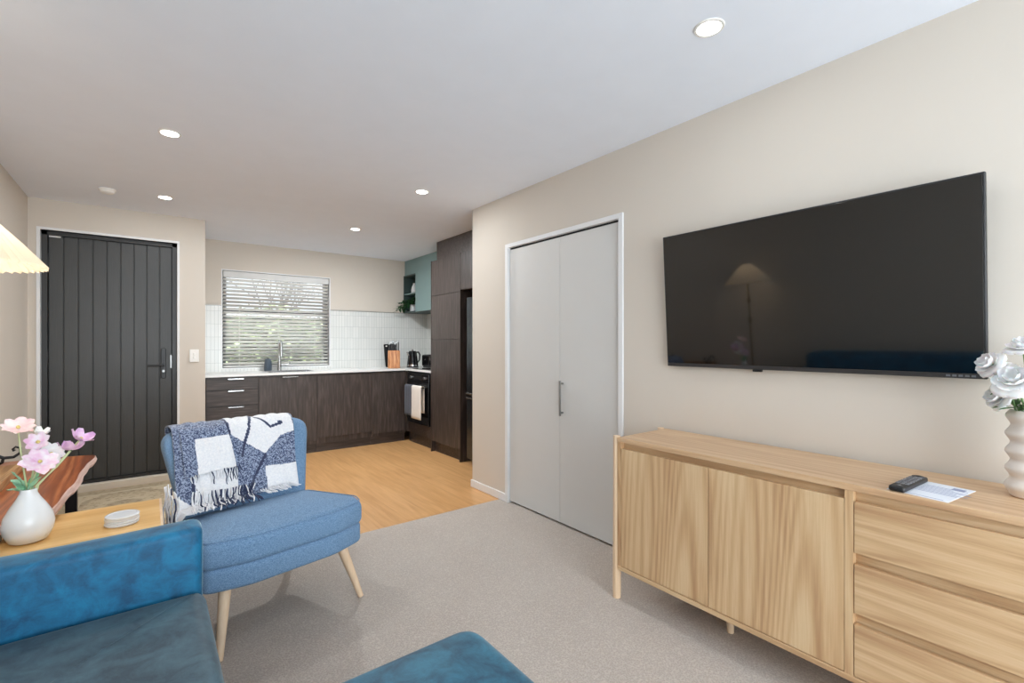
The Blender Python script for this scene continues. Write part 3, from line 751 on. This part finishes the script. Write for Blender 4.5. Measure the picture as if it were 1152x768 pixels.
# ================================================================== SIDEBOARD
SB = thing('sideboard', 'long natural oak sideboard under the television', 'sideboard', (1.80, -.12, 0)); sl = 1.62; dp = .395
TZ = .785
div = .665   # y local of divider (0.545 world)
bm = BM(); box(bm, 0, dp, 0, sl, TZ-.022, TZ, .002); link('top', bm, 'oak_top', SB)
link('base_board', box(BM(), 0, dp, 0, sl, .145, .165, .002), 'oak_h', SB)
for y in (0, sl-.02): obox('side_panel', (.002, dp-.002, y, y+.02, .165, TZ-.022), 'oak_v', SB)
obox('divider', (.002, dp-.02, div-.012, div+.012, .165, TZ-.022), 'oak_v', SB)
obox('back_panel', (dp-.012, dp-.004, .02, sl-.02, .165, TZ-.022), 'oak_v', SB)
obox('top_rail', (.028, .045, .02, sl-.02, TZ-.062, TZ-.022), 'oak_h', SB)
ym = 1.152
for a, b in ((div+.014, ym-.0015), (ym+.0015, sl-.022)):
    o = obox('door', (-.0, .018, -(b-a)/2, (b-a)/2, 0, TZ-.052-.168), 'oak_v', SB, .0015, loc=(.002, (a+b)/2, .168))
zz = [(.1675, .325), (.357, .515), (.549, .726)]
zz = [(.1675, .335), (.370, .528), (.565, .730)]
for z0, z1 in zz: obox('drawer_front', (0, .018, -(div-.034)/2, (div-.034)/2, 0, z1-z0), 'oak_h', SB, .0015, loc=(.002, (div+.006)/2, z0))
bm = BM()
for z0, z1 in ((.335, .370), (.528, .565)): box(bm, .028, .04, .02, div-.012, z0-.01, z1+.01)
link('finger_rails', bm, 'oak_h', SB)
def sbleg(x, y, lean):
    tl = BM(); tube(tl, [(x, y, 0), (x, y, .05), (x, y+lean*.3, .5), (x, y+lean, TZ+.004)], [.019, .020, .018, .017], 20); return tl
for y, l_ in ((sl+.016, 0), (-.016, 0)):
    for x in (.016, dp-.02): link('leg', sbleg(x, y, l_), 'beech', SB, 'auto')
link('leg', tube(BM(), [(.18, 1.152, 0), (.18, 1.152, .146)], [.014, .02], 16), 'beech', SB, 'auto')

# television
tv = thing('television', 'large black flat television hanging on the wall above the sideboard', 'television', (2.171, .880, 1.46))
tv.rotation_euler = (0, -math.radians(3.75), 0)
obox('housing', (.0, .022, -.606, .606, -.340, .340), 'black', tv, .003)
obox('screen', (-.0035, .001, -.599, .599, -.322, .333), 'screen', tv, .001)
obox('bottom_bezel', (-.004, .001, -.600, .600, -.338, -.3225), plain('tv_bezel_grey', (50, 48, 48), .4), tv, .001)
obox('sensor', (-.001, .014, -.02+.14, .02+.14, -.350, -.340), 'black', tv, .002)
bm = BM()
for k in range(5): box(bm, -.0046, -.0038, -.515-.016*k, -.504-.016*k, -.334, -.327)
link('badge', bm, plain('badge_grey', (112, 116, 122), .5), tv)
obox('wall_bracket', (.022, .040, -.2, .2, -.14, .14), 'black_metal', tv)

# remote, leaflet, vase of white flowers
pcx = [(1.828, .407), (1.998, .435), (2.052, .285), (1.81, .300)]
def flat(bm, pts, z0, z1):
    a = [bm.verts.new((x, y, z0)) for x, y in pts]; b = [bm.verts.new((x, y, z1)) for x, y in pts]
    n = len(pts); bm.faces.new(b); bm.faces.new(a[::-1])
    for i in range(n): bm.faces.new((a[i], a[(i+1) % n], b[(i+1) % n], b[i]))
lf = thing('leaflet', 'white printed leaflet under the remote on the sideboard', 'leaflet', (1.92, .365, TZ), math.radians(-8))
link('sheet', box(BM(), -.105, .105, -.074, .074, 0, .0012), plain('white_paper', (232, 236, 244), .7, var=.01), lf)
bm = BM()
for k, L in enumerate((.10, .12, .09, .12, .11, .07, .10)): box(bm, -.03+.014*k, -.026+.014*k, .03-L, .03, .0012, .0015)
box(bm, .055, .083, -.06, -.03, .0012, .0015); box(bm, -.095, -.092, -.06, .06, .0012, .0015)
link('print', bm, plain('grey_blue_ink', (146, 154, 184), .7), lf)
rm = thing('remote_control', 'black remote control lying on the leaflet', 'remote control', (1.917, .418, TZ+.0013), math.radians(-4))
bm = BM(); pillow(bm, round_outline(rect(-.105, .105, -.021, .021), .008), 0, .016, .005, crown=.001); link('body', bm, 'black', rm, 'auto')
random.seed(2)
for (x, y) in [(-.085, 0)]: link('power_button', lathe(BM(), [(0, .0185), (.005, .0185), (.006, .015)], (x, y, 0), 14), plain('button_grey', (90, 92, 98), .5), rm)
bm = BM()
for i in range(6):
    for j in (-1, 0, 1): box(bm, -.06+.022*i, -.046+.022*i, j*.012-.0045, j*.012+.0045, .0155, .0185, .001)
link('buttons', bm, plain('button_grey_rubber', (120, 120, 124), .5), rm)
link('dial', lathe(BM(), [(.008, .0185), (.015, .0185), (.016, .016)], (.082, 0, 0), 20), plain('dial_grey', (70, 70, 76), .5), rm, 'auto')

VX, VY = 2.062, .165
wv = thing('ribbed_vase', 'white vase with stacked ripples holding white flowers on the sideboard', 'vase', (VX, VY, TZ))
prof = [(0, 0), (.042, 0)]
for k in range(41):
    z = .004+.252*k/40; prof.append((.053+.006*math.cos(2*PI*z/.052+2.6)-.004*(k/40), z))
prof += [(.040, .256), (.038, .235), (.034, .03), (0, .028)]
link('body', lathe(BM(), prof, seg=40, wob=lambda a, z: 1+.01*math.sin(5*a+z*30)), plain('cream_glaze', (226, 216, 206), .35), wv, 'auto')
def rose(bm, c, R, tilt=(0, 0), seedv=0):
    """layered ruffled bloom"""
    rnd = random.Random(seedv); Rm = Matrix.Rotation(tilt[0], 3, 'X') @ Matrix.Rotation(tilt[1], 3, 'Y'); c = Vector(c)
    for ring_, (n, rr, hh_, op) in enumerate(((3, .42, 1.0, .0), (4, .70, .95, .12), (5, 1.0, .80, .45), (5, 1.25, .45, .75))):
        for k in range(n):
            a = 2*PI*k/n+ring_*.7+rnd.uniform(-.15, .15); wd = 1.25*PI/n
            g = []
            for i in range(8):
                t = i/7; row = []
                for j in range(9):
                    s = j/8*2-1; ang = a+s*wd*(.45+.55*math.sin(PI*min(1, t*.7+.15)))
                    edge = 1-.16*abs(s)**2.5*t
                    rad = R*rr*math.sin(t*PI/2)**.8*edge; z = R*(hh_*t*edge-op*.6*t**3)+R*.05*math.sin(s*6+k*1.7)*t**3
                    row.append(bm.verts.new(c+Rm @ Vector((rad*math.cos(ang), rad*math.sin(ang), z-R*.4))))
                g.append(row)
            for p, q in zip(g, g[1:]):
                for j in range(8): bm.faces.new((p[j], p[j+1], q[j+1], q[j]))
FL = [((-.022, .090, .395), .036, (-.9, -.6)), ((-.062, .032, .350), .047, (-.25, -.8)), ((-.01, .018, .450), .037, (-.1, -.3)), ((-.02, .072, .295), .036, (-1.1, -.6)), ((.04, -.06, .40), .042, (.5, .1)), ((-.045, -.065, .37), .042, (.5, -.5)), ((.055, .06, .37), .036, (-.4, .4))]
for k, (c, R, tl) in enumerate(FL):
    f = thing('white_flower', ['white bloom reaching left across the television corner', 'largest white bloom, front and centre of the ribbed vase', 'white bloom standing tallest over the ribbed vase', 'drooping white bloom lowest over the rim of the ribbed vase', 'white bloom on the right of the ribbed vase', 'white bloom at the front right of the ribbed vase', 'white bloom at the back of the ribbed vase'][k], 'flower', (VX, VY, TZ), group='white flowers in the ribbed vase')
    bm = BM(); rose(bm, c, R, tl, k); link('petals', bm, 'petal_white', f, True)
    c = Vector(c); base = Vector((c.x*.15, c.y*.15, .05)); ax = Matrix.Rotation(tl[0], 3, 'X') @ Matrix.Rotation(tl[1], 3, 'Y') @ Vector((0, 0, 1))
    b = c-ax*R*.4; mid = Vector((c.x*.35, c.y*.35, .25)); m2 = b-ax*.04
    pts = [base, mid]+[mid.lerp(m2, .6), b]
    link('stem', tube(BM(), pts, .0025, 6), 'stem_green', f, True)
    bm = BM()
    for j in range(3): leaf_blade(bm, mid.lerp(m2, .15+.3*j), (math.cos(k*2+j*2.3)-.4, math.sin(k*2+j*2.3), .35), .07, .026, .3)
    for j in range(5): leaf_blade(bm, b, ax*.2+Vector((math.cos(j*1.26), math.sin(j*1.26), 0))*.5, R*.7, .012, .0)
    link('leaves', bm, 'leaf_mid', f)

# ================================================================== ARMCHAIR
AC = thing('armchair', 'blue fabric armless occasional chair with splayed pale wooden legs', 'armchair', (.50, 2.20, 0), math.radians(12))
so_ = round_outline([(-.335, .03), (-.18, -.02), (.19, -.02), (.345, .03), (.372, .12), (.30, .53), (-.275, .53), (-.352, .12)], [.05, .2, .2, .05, .1, .06, .06, .1], 5)
bm = BM(); pillow(bm, [p*1.0 for p in so_], .262, .365, .03, rb=.02); link('seat_base', bm, 'chair_blue', AC, True)
sc2 = [Vector((p.x*1.015, p.y-.004)) for p in so_]
bm = BM(); pillow(bm, sc2, .352, .470, .042, crown=.022, rb=.028, fn=lambda x, y, z: (x, y, z-.03*max(0, y-.1)/.4)); cu = link('seat_cushion', bm, 'chair_blue', AC, True)
bm = BM()
for i, p in enumerate(sc2): pass
ring_ = [(p.x*.972, .25+(p.y-.25)*.972, .4635-.03*max(0, p.y-.1)/.4) for p in sc2]; ring_.append(ring_[0])
tube(bm, ring_, .0028, 6, False); link('piping', bm, 'chair_blue', cu, True)
def backmap(x, y, z):  # x across, y = height up the slope, z = thickness
    s = y; return (x+.02*s/.5, .50+(s-.10)*.44+z-.16*x*x*(.4+s), .345+s)
bo = round_outline([(-.262, 0), (.278, 0), (.368, .465), (-.352, .465)], [.03, .03, .07, .07], 6)
bm = BM(); pillow(bm, bo, 0, .10, .035, crown=.008, fn=lambda x, y, z: backmap(x, y, .10-z), rings=8); link('backrest', bm, 'chair_blue', AC, True)
for (tx, ty, fx, fy) in ((-.245, .075, -.287, .012), (.255, .075, .335, .016), (-.20, .47, -.215, .60), (.21, .47, .26, .60)):
    link('leg', tube(BM(), [(fx, fy, 0), (fx+(tx-fx)*.05, fy+(ty-fy)*.05, .012), (tx, ty, .275)], [.012, .0135, .025], 18), 'beech', AC, 'auto')

# throw over the back (chair space; built as its own thing)
TH = thing('throw_blanket', 'navy and white checked fringed throw draped over the blue armchair back', 'blanket', (.50, 2.20, 0), math.radians(12))
def fronty(x, z, off=.012):
    s = z-.345; xx = x-.02*s/.5
    return .50+(s-.10)*.44-.16*xx*xx*(.4+s)-off
TOPZ = .812
def sheet_pt(x, v, off=.012, edgez=.475):
    """v metres along the cloth measured from the top crest; +v down the front, -v down the rear"""
    yf = fronty(x, TOPZ, off); 
    th = .10+2*off
    if abs(v) < .07:
        a = v/.07*PI/2; return Vector((x, yf+th/2-math.sin(a)*th/2, TOPZ-.010+math.cos(a)*.030))
    if v < 0:
        d = -v-.07; z = TOPZ-.010-d; return Vector((x, fronty(x, z, off)+th, z))
    d = v-.07; z = TOPZ-.010-d/1.09
    if z > edgez: return Vector((x, fronty(x, z, off), z))
    d2 = (edgez-z)*1.09; y0 = fronty(x, edgez, off)
    if x > -.300: return Vector((x, y0-d2*.95, edgez-.0+.006))
    return Vector((x-.03, y0-.02, z))
def inpoly(x, y, P):
    c = False; n = len(P)
    for i in range(n):
        (x1, y1), (x2, y2) = P[i], P[(i+1) % n]
        if (y1 > y) != (y2 > y) and x < (x2-x1)*(y-y1)/(y2-y1)+x1: c = not c
    return c
def seg_d(x, y, a, b):
    ax, ay = a; bx, by = b; t = max(0, min(1, ((x-ax)*(bx-ax)+(y-ay)*(by-ay))/((bx-ax)**2+(by-ay)**2))); return math.hypot(x-ax-t*(bx-ax), y-ay-t*(by-ay))
# cloth colouring in (x, v)
Zv = lambda z: (TOPZ-.010-z)*1.09+.07
MARL = [[(-.33, -.4), (-.052, -.4), (-.045, Zv(.77)), (-.04, Zv(.752)), (-.22, Zv(.775)), (-.24, Zv(.60)), (-.22, Zv(.46)), (-.32, Zv(.55)), (-.32, Zv(.80))],
        [(-.045, Zv(.775)), (.11, Zv(.655)), (.20, Zv(.735)), (.33, Zv(.765)), (.33, Zv(.585)), (.10, Zv(.595)), (.09, Zv(.40)), (-.06, Zv(.40)), (-.03, Zv(.60))],
        [(.275, -.4), (.30, -.4), (.30, .2), (.275, .2)]]
NAVY = [((.085, -.02), (-.005, Zv(.66)), .006), ((.085, 0), (.16, Zv(.785)), .005), ((.16, Zv(.785)), (.215, Zv(.80)), .006), ((-.055, -.1), (-.045, Zv(.77)), .006), ((-.225, Zv(.79)), (-.235, Zv(.5)), .005), ((.11, Zv(.65)), (.0, Zv(.50)), .006)]
def weave(x, v):
    for a, b, w in NAVY:
        if seg_d(x, v, a, b) < w: return 1.0
    for P in MARL:
        if inpoly(x, v, P): return .5
    return 0.0
def grid_sheet(name, x0f, x1f, v0, v1f, nx, nv, ptf, wf, parent, thick=.005):
    bm = BM(); lay = bm.verts.layers.float.new('weave'); g = []
    for i in range(nv+1):
        row = []
        for j in range(nx+1):
            s = j/nx; t = i/nv; a = x0f(t); b = x1f(t); x = a+(b-a)*s; v1_ = v1f(s); v = v0+(v1_-v0)*t
            vert = bm.verts.new(ptf(x, v, s, t)); vert[lay] = wf(x, v); row.append(vert)
        g.append(row)
    for a, b in zip(g, g[1:]):
        for j in range(nx): bm.faces.new((a[j], a[j+1], b[j+1], b[j]))
    o = link(name, bm, 'throw', parent, True); md = o.modifiers.new('thick', 'SOLIDIFY'); md.thickness = thick; md.offset = 1
    return o
def folds(x, v): return (.006*math.sin(x*38+v*6)+.004*math.sin(x*71-v*14))*(1+1.2*max(0, v-.1))
def pt_main(x, v, s, t):
    p = sheet_pt(x, v, .014); f = folds(x, v)
    # soft diagonal folds gathering towards the lower middle
    f += .010*math.exp(-(seg_d(x, v, (.07, .0), (.11, Zv(.63)))/.018)**2)+.009*math.exp(-(seg_d(x, v, (.11, Zv(.63)), (-.02, Zv(.48)))/.02)**2)
    q = Vector((p.x, p.y-(abs(f) if v > 0 else -abs(f)), p.z)); 
    if abs(v) < .07: q = Vector((p.x, p.y, p.z+abs(f)*.8+.002))
    return q
main = grid_sheet('cloth', lambda t: -.275-.035*t, lambda t: .285-.075*max(0, t-.45), -.30, lambda s: Zv(.475)+(.10 if s < .2 else .10*max(0, 1-(s-.2)/.5)+.004), 130, 150, pt_main, weave, TH)
# turned over left panel lying on top of the main cloth
def w_fold(x, v):
    if x < -.205 or v < Zv(.775): return .5
    if seg_d(x, v, (-.052, 0), (-.03, Zv(.62))) < .008: return .5
    return 0
fold = grid_sheet('folded_panel', lambda t: -.262+.0*t, lambda t: -.060+.030*t, .03, lambda s: Zv(.612)-.012*s, 60, 60, lambda x, v, s, t: sheet_pt(x, v, .027)-Vector((0, abs(folds(x, v))*.9+.002*math.sin(t*3), 0)), w_fold, TH)
# fringes
random.seed(21)
def strand(bm, p, L, out=.0, sway=0, floorz=None, tw=.0024):
    pts = []; p = Vector(p); n = 7
    for k in range(n):
        t = k/(n-1); q = p+Vector((sway*t+.004*math.sin(t*9+p.x*90), -out*t-.006*t-.003*math.sin(t*7+p.x*50), -L*t))
        if floorz is not None:
            fz = floorz(q.x, q.y)
            if fz is not None and q.z < fz+tw: q = Vector((q.x, q.y-(fz+tw-q.z)*.8, fz+tw))
        pts.append(q)
    tube(bm, pts, [tw]*(n-2)+[tw*1.15, tw*.8], 5)
def seat_z(x, y):
    if -.32 < x < .3 and -.0 < y: return .492
    return None
bw, bn = BM(), BM()
for k in range(30):  # upper folded fringe
    s = k/29; x = -.235+.21*s; p = sheet_pt(x, Zv(.612)-.012*s, .033); navy = s > .66 or k % 9 == 3
    strand(bn if navy else bw, p+Vector((random.uniform(-.003, .003), 0, .006)), random.uniform(.085, .12), .012, random.uniform(-.025, .02), seat_z)
for k in range(76):  # lower fringe to the seat and over its left side
    s = k/75; x = -.315+.33*s; navy = (s > .46 and random.random() < .7) or k % 9 == 5
    if s < .22: p = Vector((-.352+random.uniform(-.008, .008), .47-.9*s+random.uniform(-.008, .008), .615-.12*s)); strand(bn if navy else bw, p, random.uniform(.13, .20), .01, random.uniform(-.02, -.002), None, .003)
    else:
        p = Vector((x, fronty(x, .52)-.03, .535)); strand(bn if navy else bw, p+Vector((random.uniform(-.01, .01), 0, .05*max(0, .6-s))), random.uniform(.10, .19), .05, random.uniform(-.06, .0), seat_z, .003)
for k in range(14):
    s = k/13; x = .045+.155*s; p = Vector((x, fronty(x, .49)-.045+.02*s, .503)); strand(bw, p, random.uniform(.035, .06), .035, random.uniform(-.015, .045), seat_z, .003)
o = link('fringe', bw, 'yarn_white', TH, True); o['kind'] = 'stuff'
o = link('fringe', bn, 'yarn_navy', TH, True); o['kind'] = 'stuff'; o['label'] = 'navy fringe strands'

# ================================================================== SOFA
SF = thing('sofa', 'teal velvet sofa with a square arm beside the side table', 'sofa', (0, 0, 0))
fn_a = lambda x, y, z: (x, y, z+.004*math.sin(x*7))
bm = BM(); pillow(bm, round_outline(rect(-.715, .142, 1.848, 1.975), .035), .10, .634, .024, crown=.003, fn=fn_a, rb=.01); link('arm', bm, 'velvet', SF, True)
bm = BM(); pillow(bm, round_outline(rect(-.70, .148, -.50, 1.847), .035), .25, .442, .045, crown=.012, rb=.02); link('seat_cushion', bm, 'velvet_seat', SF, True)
bm = BM(); pillow(bm, round_outline(rect(-.715, .13, -.62, 1.845), .02), .10, .25, .01); link('seat_base', bm, 'velvet', SF, True)
bm = BM(); pillow(bm, round_outline(rect(-.735, -.50, -.50, 1.845), .05), .27, .80, .05, crown=.01); link('back_cushion', bm, 'velvet', SF, True)
bm = BM(); pillow(bm, round_outline(rect(-.715, .142, -.63, -.505), .035), .10, .638, .038, crown=.006, rb=.01); link('arm', bm, 'velvet', SF, True)
for x in (-.66, .08):
    for y in (-.55, 1.90): link('leg', tube(BM(), [(x, y, 0), (x, y, .11)], [.015, .022], 12), 'black_metal', SF, 'auto')
OT = thing('ottoman', 'teal velvet ottoman in front of the sofa seat', 'ottoman', (0, 0, 0))
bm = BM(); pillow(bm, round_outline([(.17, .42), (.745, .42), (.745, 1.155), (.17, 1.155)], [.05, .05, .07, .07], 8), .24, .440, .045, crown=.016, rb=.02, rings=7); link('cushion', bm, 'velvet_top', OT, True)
bm = BM(); pillow(bm, round_outline(rect(.18, .735, .43, 1.145), .03), .10, .245, .01); link('base', bm, 'velvet', OT, True)
for x in (.23, .69):
    for y in (.48, 1.09): link('leg', tube(BM(), [(x, y, 0), (x, y, .11)], [.015, .022], 12), 'black_metal', OT, 'auto')

# ================================================================== SIDE TABLE, SLAB CONSOLE, LAMP
ST = thing('side_table', 'light wood side table behind the sofa arm', 'table', (-.185, 2.305, 0))
bm = BM(); pillow(bm, round_outline(rect(-.225, .228, -.32, .32), .008, 3), .522, .55, .003); link('tabletop', bm, 'table_wood', ST, 'auto')
obox('edge_strip', (.220, .2285, -.315, .315, .523, .5506), 'beech', ST)
for x in (-.19, .19):
    for y in (-.28, .28): link('leg', tube(BM(), [(x, y, 0), (x*.95, y*.95, .523)], [.014, .02], 14), 'beech', ST, 'auto')
bm = BM(); box(bm, -.17, .17, -.265, .265, .48, .522); link('apron', bm, 'table_wood', ST)
for k in range(4):
    c = tag(link('coaster', lathe(BM(), [(0, 0), (.050, 0), (.0525, .002), (.0525, .007), (.050, .0088), (.044, .0088), (.043, .0078), (0, .0078)], seg=40), 'ceramic', None, 'auto', loc=(-.083+.0015*(k % 2), 2.345+.002*(k % 3), .5508+.0090*k)),
            ['round white coaster at the bottom of the stack on the side table', 'round white coaster second from the bottom of the stack', 'round white coaster second from the top of the stack', 'round white coaster on top of the stack on the side table'][k], 'coaster', 'stacked white coasters')
# slab
SL = thing('console_table', 'live edge reddish wood console table on black iron legs', 'table', (-.52, 2.98, 0))
right = [(-.36, 2.02), (-.315, 2.04), (-.262, 2.07), (-.248, 2.13), (-.240, 2.2), (-.237, 2.28), (-.230, 2.38), (-.219, 2.46), (-.216, 2.55), (-.219, 2.66), (-.215, 2.78), (-.213, 2.86), (-.204, 2.94), (-.200, 3.02), (-.215, 3.06)]
left = [(-.30, 3.09), (-.42, 3.11), (-.56, 3.12), (-.70, 3.11), (-.72, 2.9), (-.725, 2.6), (-.715, 2.3), (-.70, 2.08), (-.6, 2.03), (-.48, 2.01)]
def catmull(P, m=4):
    n = len(P); out = []
    for i in range(n):
        p0, p1, p2, p3 = [Vector(P[(i+k-1) % n]) for k in range(4)]
        for j in range(m):
            t = j/m; out.append(.5*((2*p1)+(-p0+p2)*t+(2*p0-5*p1+4*p2-p3)*t*t+(-p0+3*p1-3*p2+p3)*t**3))
    return out
so3 = [Vector((max(-.735, p.x*1.167)+.52, p.y*1.167-2.98)) for p in catmull(right+left)]
cen = Vector((0, 0))
bm = BM(); n = len(so3)
lay = []
for (ins, z) in ((.035, .570), (.004, .578), (-.003, .590), (.008, .6055), (.014, .610)): lay.append([bm.verts.new(((p.x-(p.normalized()*ins).x), (p.y-(p.normalized()*ins).y), z+(.002*math.sin(i*.9) if z < .6 else 0))) for i, p in enumerate(so3)])
fs = []
for q, (a, b) in enumerate(zip(lay, lay[1:])):
    for k in range(n): f = bm.faces.new((a[k], a[(k+1) % n], b[(k+1) % n], b[k])); f.material_index = 1
f = bm.faces.new(lay[-1]); f.material_index = 0; f = bm.faces.new(lay[0][::-1]); f.material_index = 0
link('slab_top', bm, ['slab_wood', 'bark'], SL)
for (x0, x1, y) in ((-.17, .225, .33), (-.17, .06, -.30)):
    bm = BM(); box(bm, x0, x0+.045, y-.02, y+.02, 0, .565); box(bm, x1-.045, x1, y-.02, y+.02, 0, .565); box(bm, x0, x1, y-.02, y+.02, .54, .5705); box(bm, x0, x1, y-.02, y+.02, 0, .03)
    link('leg_frame', bm, 'black_metal', SL)
TB = thing('serving_tray', 'rustic light wood tray with black wrought iron scrolls on the console', 'tray', (-.612, 3.13, .6105), math.radians(0))
bm = BM(); box(bm, -.10, .115, -.30, .28, 0, .02, .003); box(bm, .095, .118, -.30, .28, .015, .042, .004); box(bm, -.105, -.085, -.30, .28, .015, .042, .004)
link('board', bm, 'board_wood', TB)
def spiral(c, r0, r1, a0, a1, n=26): return [(c[0]+(r0+(r1-r0)*k/n)*math.cos(a0+(a1-a0)*k/n), c[1], c[2]+(r0+(r1-r0)*k/n)*math.sin(a0+(a1-a0)*k/n)) for k in range(n+1)]
def yz(pts, x): return [(x+.0, p[0], p[2]) for p in pts]
def scroll_bm(y, x0, z0, s):
    bm = BM()
    tube(bm, [(x0+q[0]*s, y, z0+q[1]*s) for q in ((-.11, -.03), (-.10, .02), (-.05, .045), (0, .022), (.05, -.008), (.085, -.008), (.110, .012), (.108, .034), (.092, .042), (.082, .032), (.088, .022))], [.004, .006, .007, .008, .008, .007, .0065, .006, .005, .0055, .007], 8)
    tube(bm, [(x0+q[0]*s, y, z0+q[1]*s) for q in ((.05, -.008), (.045, -.03), (.02, -.042), (-.01, -.038), (-.03, -.02), (-.02, -.005), (-.008, -.012))], [.006, .007, .007, .006, .005, .005, .007], 8)
    tube(bm, [(x0+.02*s, y, z0-.042*s), (x0+.02*s, y, z0-.055)], .006, 8)
    return bm
for y in (.245, -.265): link('iron_scroll', scroll_bm(y, -.008, .072, 1.0), 'black_metal', TB, 'auto')

LP = thing('floor_lamp', 'floor lamp with a cream pleated shade at the left edge of the photo', 'lamp', (-.497, 2.325, 0))
link('base', lathe(BM(), [(0, 0), (.075, 0), (.075, .012), (.06, .022), (.02, .03), (.012, .05), (.0, .05)], seg=32), 'black_metal', LP, 'auto')
link('pole', lathe(BM(), [(.008, .04), (.008, 1.10), (.014, 1.12), (.017, 1.14), (.010, 1.16), (.007, 1.18), (.007, 1.30), (.014, 1.32), (.014, 1.35), (.008, 1.36), (.006, 1.52)], seg=20), 'brass', LP, 'auto')
SZ = .72; SR = .90
bm = BM(); NP = 96
ring = []
for j, (r, z) in enumerate(((.232, .785), (.2345, .789), (.160, .870), (.095, .935), (.045, .975))):
    row = []
    for k in range(NP):
        a = 2*PI*k/NP; q = (1 if k % 2 else -1); row.append(bm.verts.new((SR*(r+q*.004*(r/.235))*math.cos(a), SR*(r+q*.004*(r/.235))*math.sin(a), SZ+z-(.006*(k % 2) if j == 0 else 0))))
    ring.append(row)
for a, b in zip(ring, ring[1:]):
    for k in range(NP): bm.faces.new((a[k], a[(k+1) % NP], b[(k+1) % NP], b[k]))
link('lamp_shade', bm, 'shade', LP)
link('bulb', lathe(BM(), [(0, .80), (.014, .81), (.026, .84), (.026, .86), (.014, .88), (0, .885)], (0, 0, SZ), seg=16), 'bulb', LP, True)
bl_ = bpy.data.lights.new('bulb_light', 'POINT'); bl_.energy = 5.5; bl_.color = (1, .88, .72); bl_.shadow_soft_size = .035
bo_ = bpy.data.objects.new('bulb_light', bl_); COL.objects.link(bo_); bo_.parent = LP; bo_.location = (0, 0, SZ+.84)

# teardrop vase with cosmos
TV_ = thing('teardrop_vase', 'white teardrop vase with pink flowers on the side table', 'vase', (-.334, 2.333, .5508))
link('body', lathe(BM(), [(0, 0), (.038, 0), (.05, .006), (.064, .035), (.068, .062), (.062, .092), (.046, .125), (.031, .150), (.023, .168), (.0215, .182), (.019, .182), (.018, .165), (.03, .13), (0, .02)], seg=48), 'ceramic', TV_, 'auto')
def cosmos(bm, c, R, axis, n=8, cup=.25, seedv=0, wide=1.0):
    rnd = random.Random(seedv); ax = Vector(axis).normalized(); u = ax.orthogonal().normalized(); w = ax.cross(u); c = Vector(c)
    for k in range(n):
        a = 2*PI*k/n+rnd.uniform(-.12, .12); d = u*math.cos(a)+w*math.sin(a); s = ax.cross(d); L = R*rnd.uniform(.88, 1.08); g = []
        for i in range(6):
            t = i/5; wd = L*.36*wide*math.sin(PI*min(1, .1+t*.78))**.8; row = []
            for j in range(5):
                q = j/4*2-1; notch = .06*L*math.cos(q*3*PI)*(1 if i == 5 else 0)
                row.append(bm.verts.new(c+d*(L*t+notch)+s*q*wd+ax*(cup*L*t*t+.05*L*(1-q*q)*-1+rnd.uniform(-.01, .01)*L)))
            g.append(row)
        for p, q in zip(g, g[1:]):
            for j in range(4): bm.faces.new((p[j], p[j+1], q[j+1], q[j]))
CF = [((-.385, 2.50, .928), .052, (.2, -.5, 1.0), 'petal_peach', .25, 'flat pale pink bloom standing highest over the teardrop vase', 8),
      ((-.332, 2.50, .868), .036, (.0, -.9, .4), 'petal_pink', .6, 'half open blush bloom just below the highest one', 7),
      ((-.330, 2.53, .890), .026, (.2, -.2, .9), 'petal_white', .9, 'small white bud at the top of the bunch beside the door frame', 5),
      ((-.300, 2.52, .815), .044, (.6, -.7, .5), 'petal_white', .25, 'white pointed bloom right of centre in the teardrop vase', 9),
      ((-.322, 2.46, .800), .056, (.3, -.8, .75), 'petal_pink', .22, 'large pink and white open bloom at the front of the bunch', 9),
      ((-.242, 2.50, .826), .042, (.1, .1, 1.0), 'petal_lilac', .75, 'lilac cupped bloom leaning right over the console', 5),
      ((-.214, 2.50, .865), .040, (.5, -.3, .8), 'petal_lilac', .65, 'lilac bloom at the far right tip of the bunch', 5)]
for k, (c, R, ax, mt, cup, lb, npz) in enumerate(CF):
    f = thing('cosmos_flower', lb, 'flower', (-.334, 2.333, .5508), group='pink and white flowers in the teardrop vase')
    O = Vector((-.334, 2.333, .5508)); c = Vector((c[0]*.94, c[1]*.94, 1.239+(c[2]-1.239)*.94))-O; R *= .94
    bm = BM(); cosmos(bm, c, R, ax, npz, cup, k, 1.3 if npz <= 5 else 1); link('petals', bm, mt, f, True)
    s = BM(); bmesh.ops.create_icosphere(s, subdivisions=2, radius=.006); bmesh.ops.translate(s, vec=c+Vector(ax).normalized()*.003, verts=s.verts); link('centre', s, 'pollen', f, True)
    a_ = Vector(ax).normalized(); base = Vector((.006*math.cos(k), .006*math.sin(k), .08)); m1 = Vector((c.x*.18, c.y*.18, .19))
    m2 = m1.lerp(c, .6)-a_*.01
    link('stem', tube(BM(), [base, m1, m2, c-a_*.004], .0028, 8), 'stem_pale', f, True)
    if k in (1, 3, 5):
        bm = BM()
        for j in range(5): leaf_blade(bm, c-a_*.005, a_*.3+Vector((math.cos(j*1.26), math.sin(j*1.26), 0))*.6, .016, .006, 0)
        link('sepals', bm, 'leaf_mid', f)
for k, (d, L, W_) in enumerate((((-.75, .35, .9), .075, .055), ((-.55, -.1, 1.2), .10, .055), ((.5, -.3, .9), .075, .035), ((.3, .3, 1), .08, .035), ((-.9, .1, .35), .06, .045))):
    bm = BM(); leaf_blade(bm, (0, 0, .172), d, L, W_, .12, nseg=8)
    # serrated outline
    for i, v in enumerate(bm.verts): v.co += Vector((random.uniform(-1, 1), random.uniform(-1, 1), random.uniform(-1, 1)))*.0022
    link('leaf', bm, 'leaf_soft', TV_)
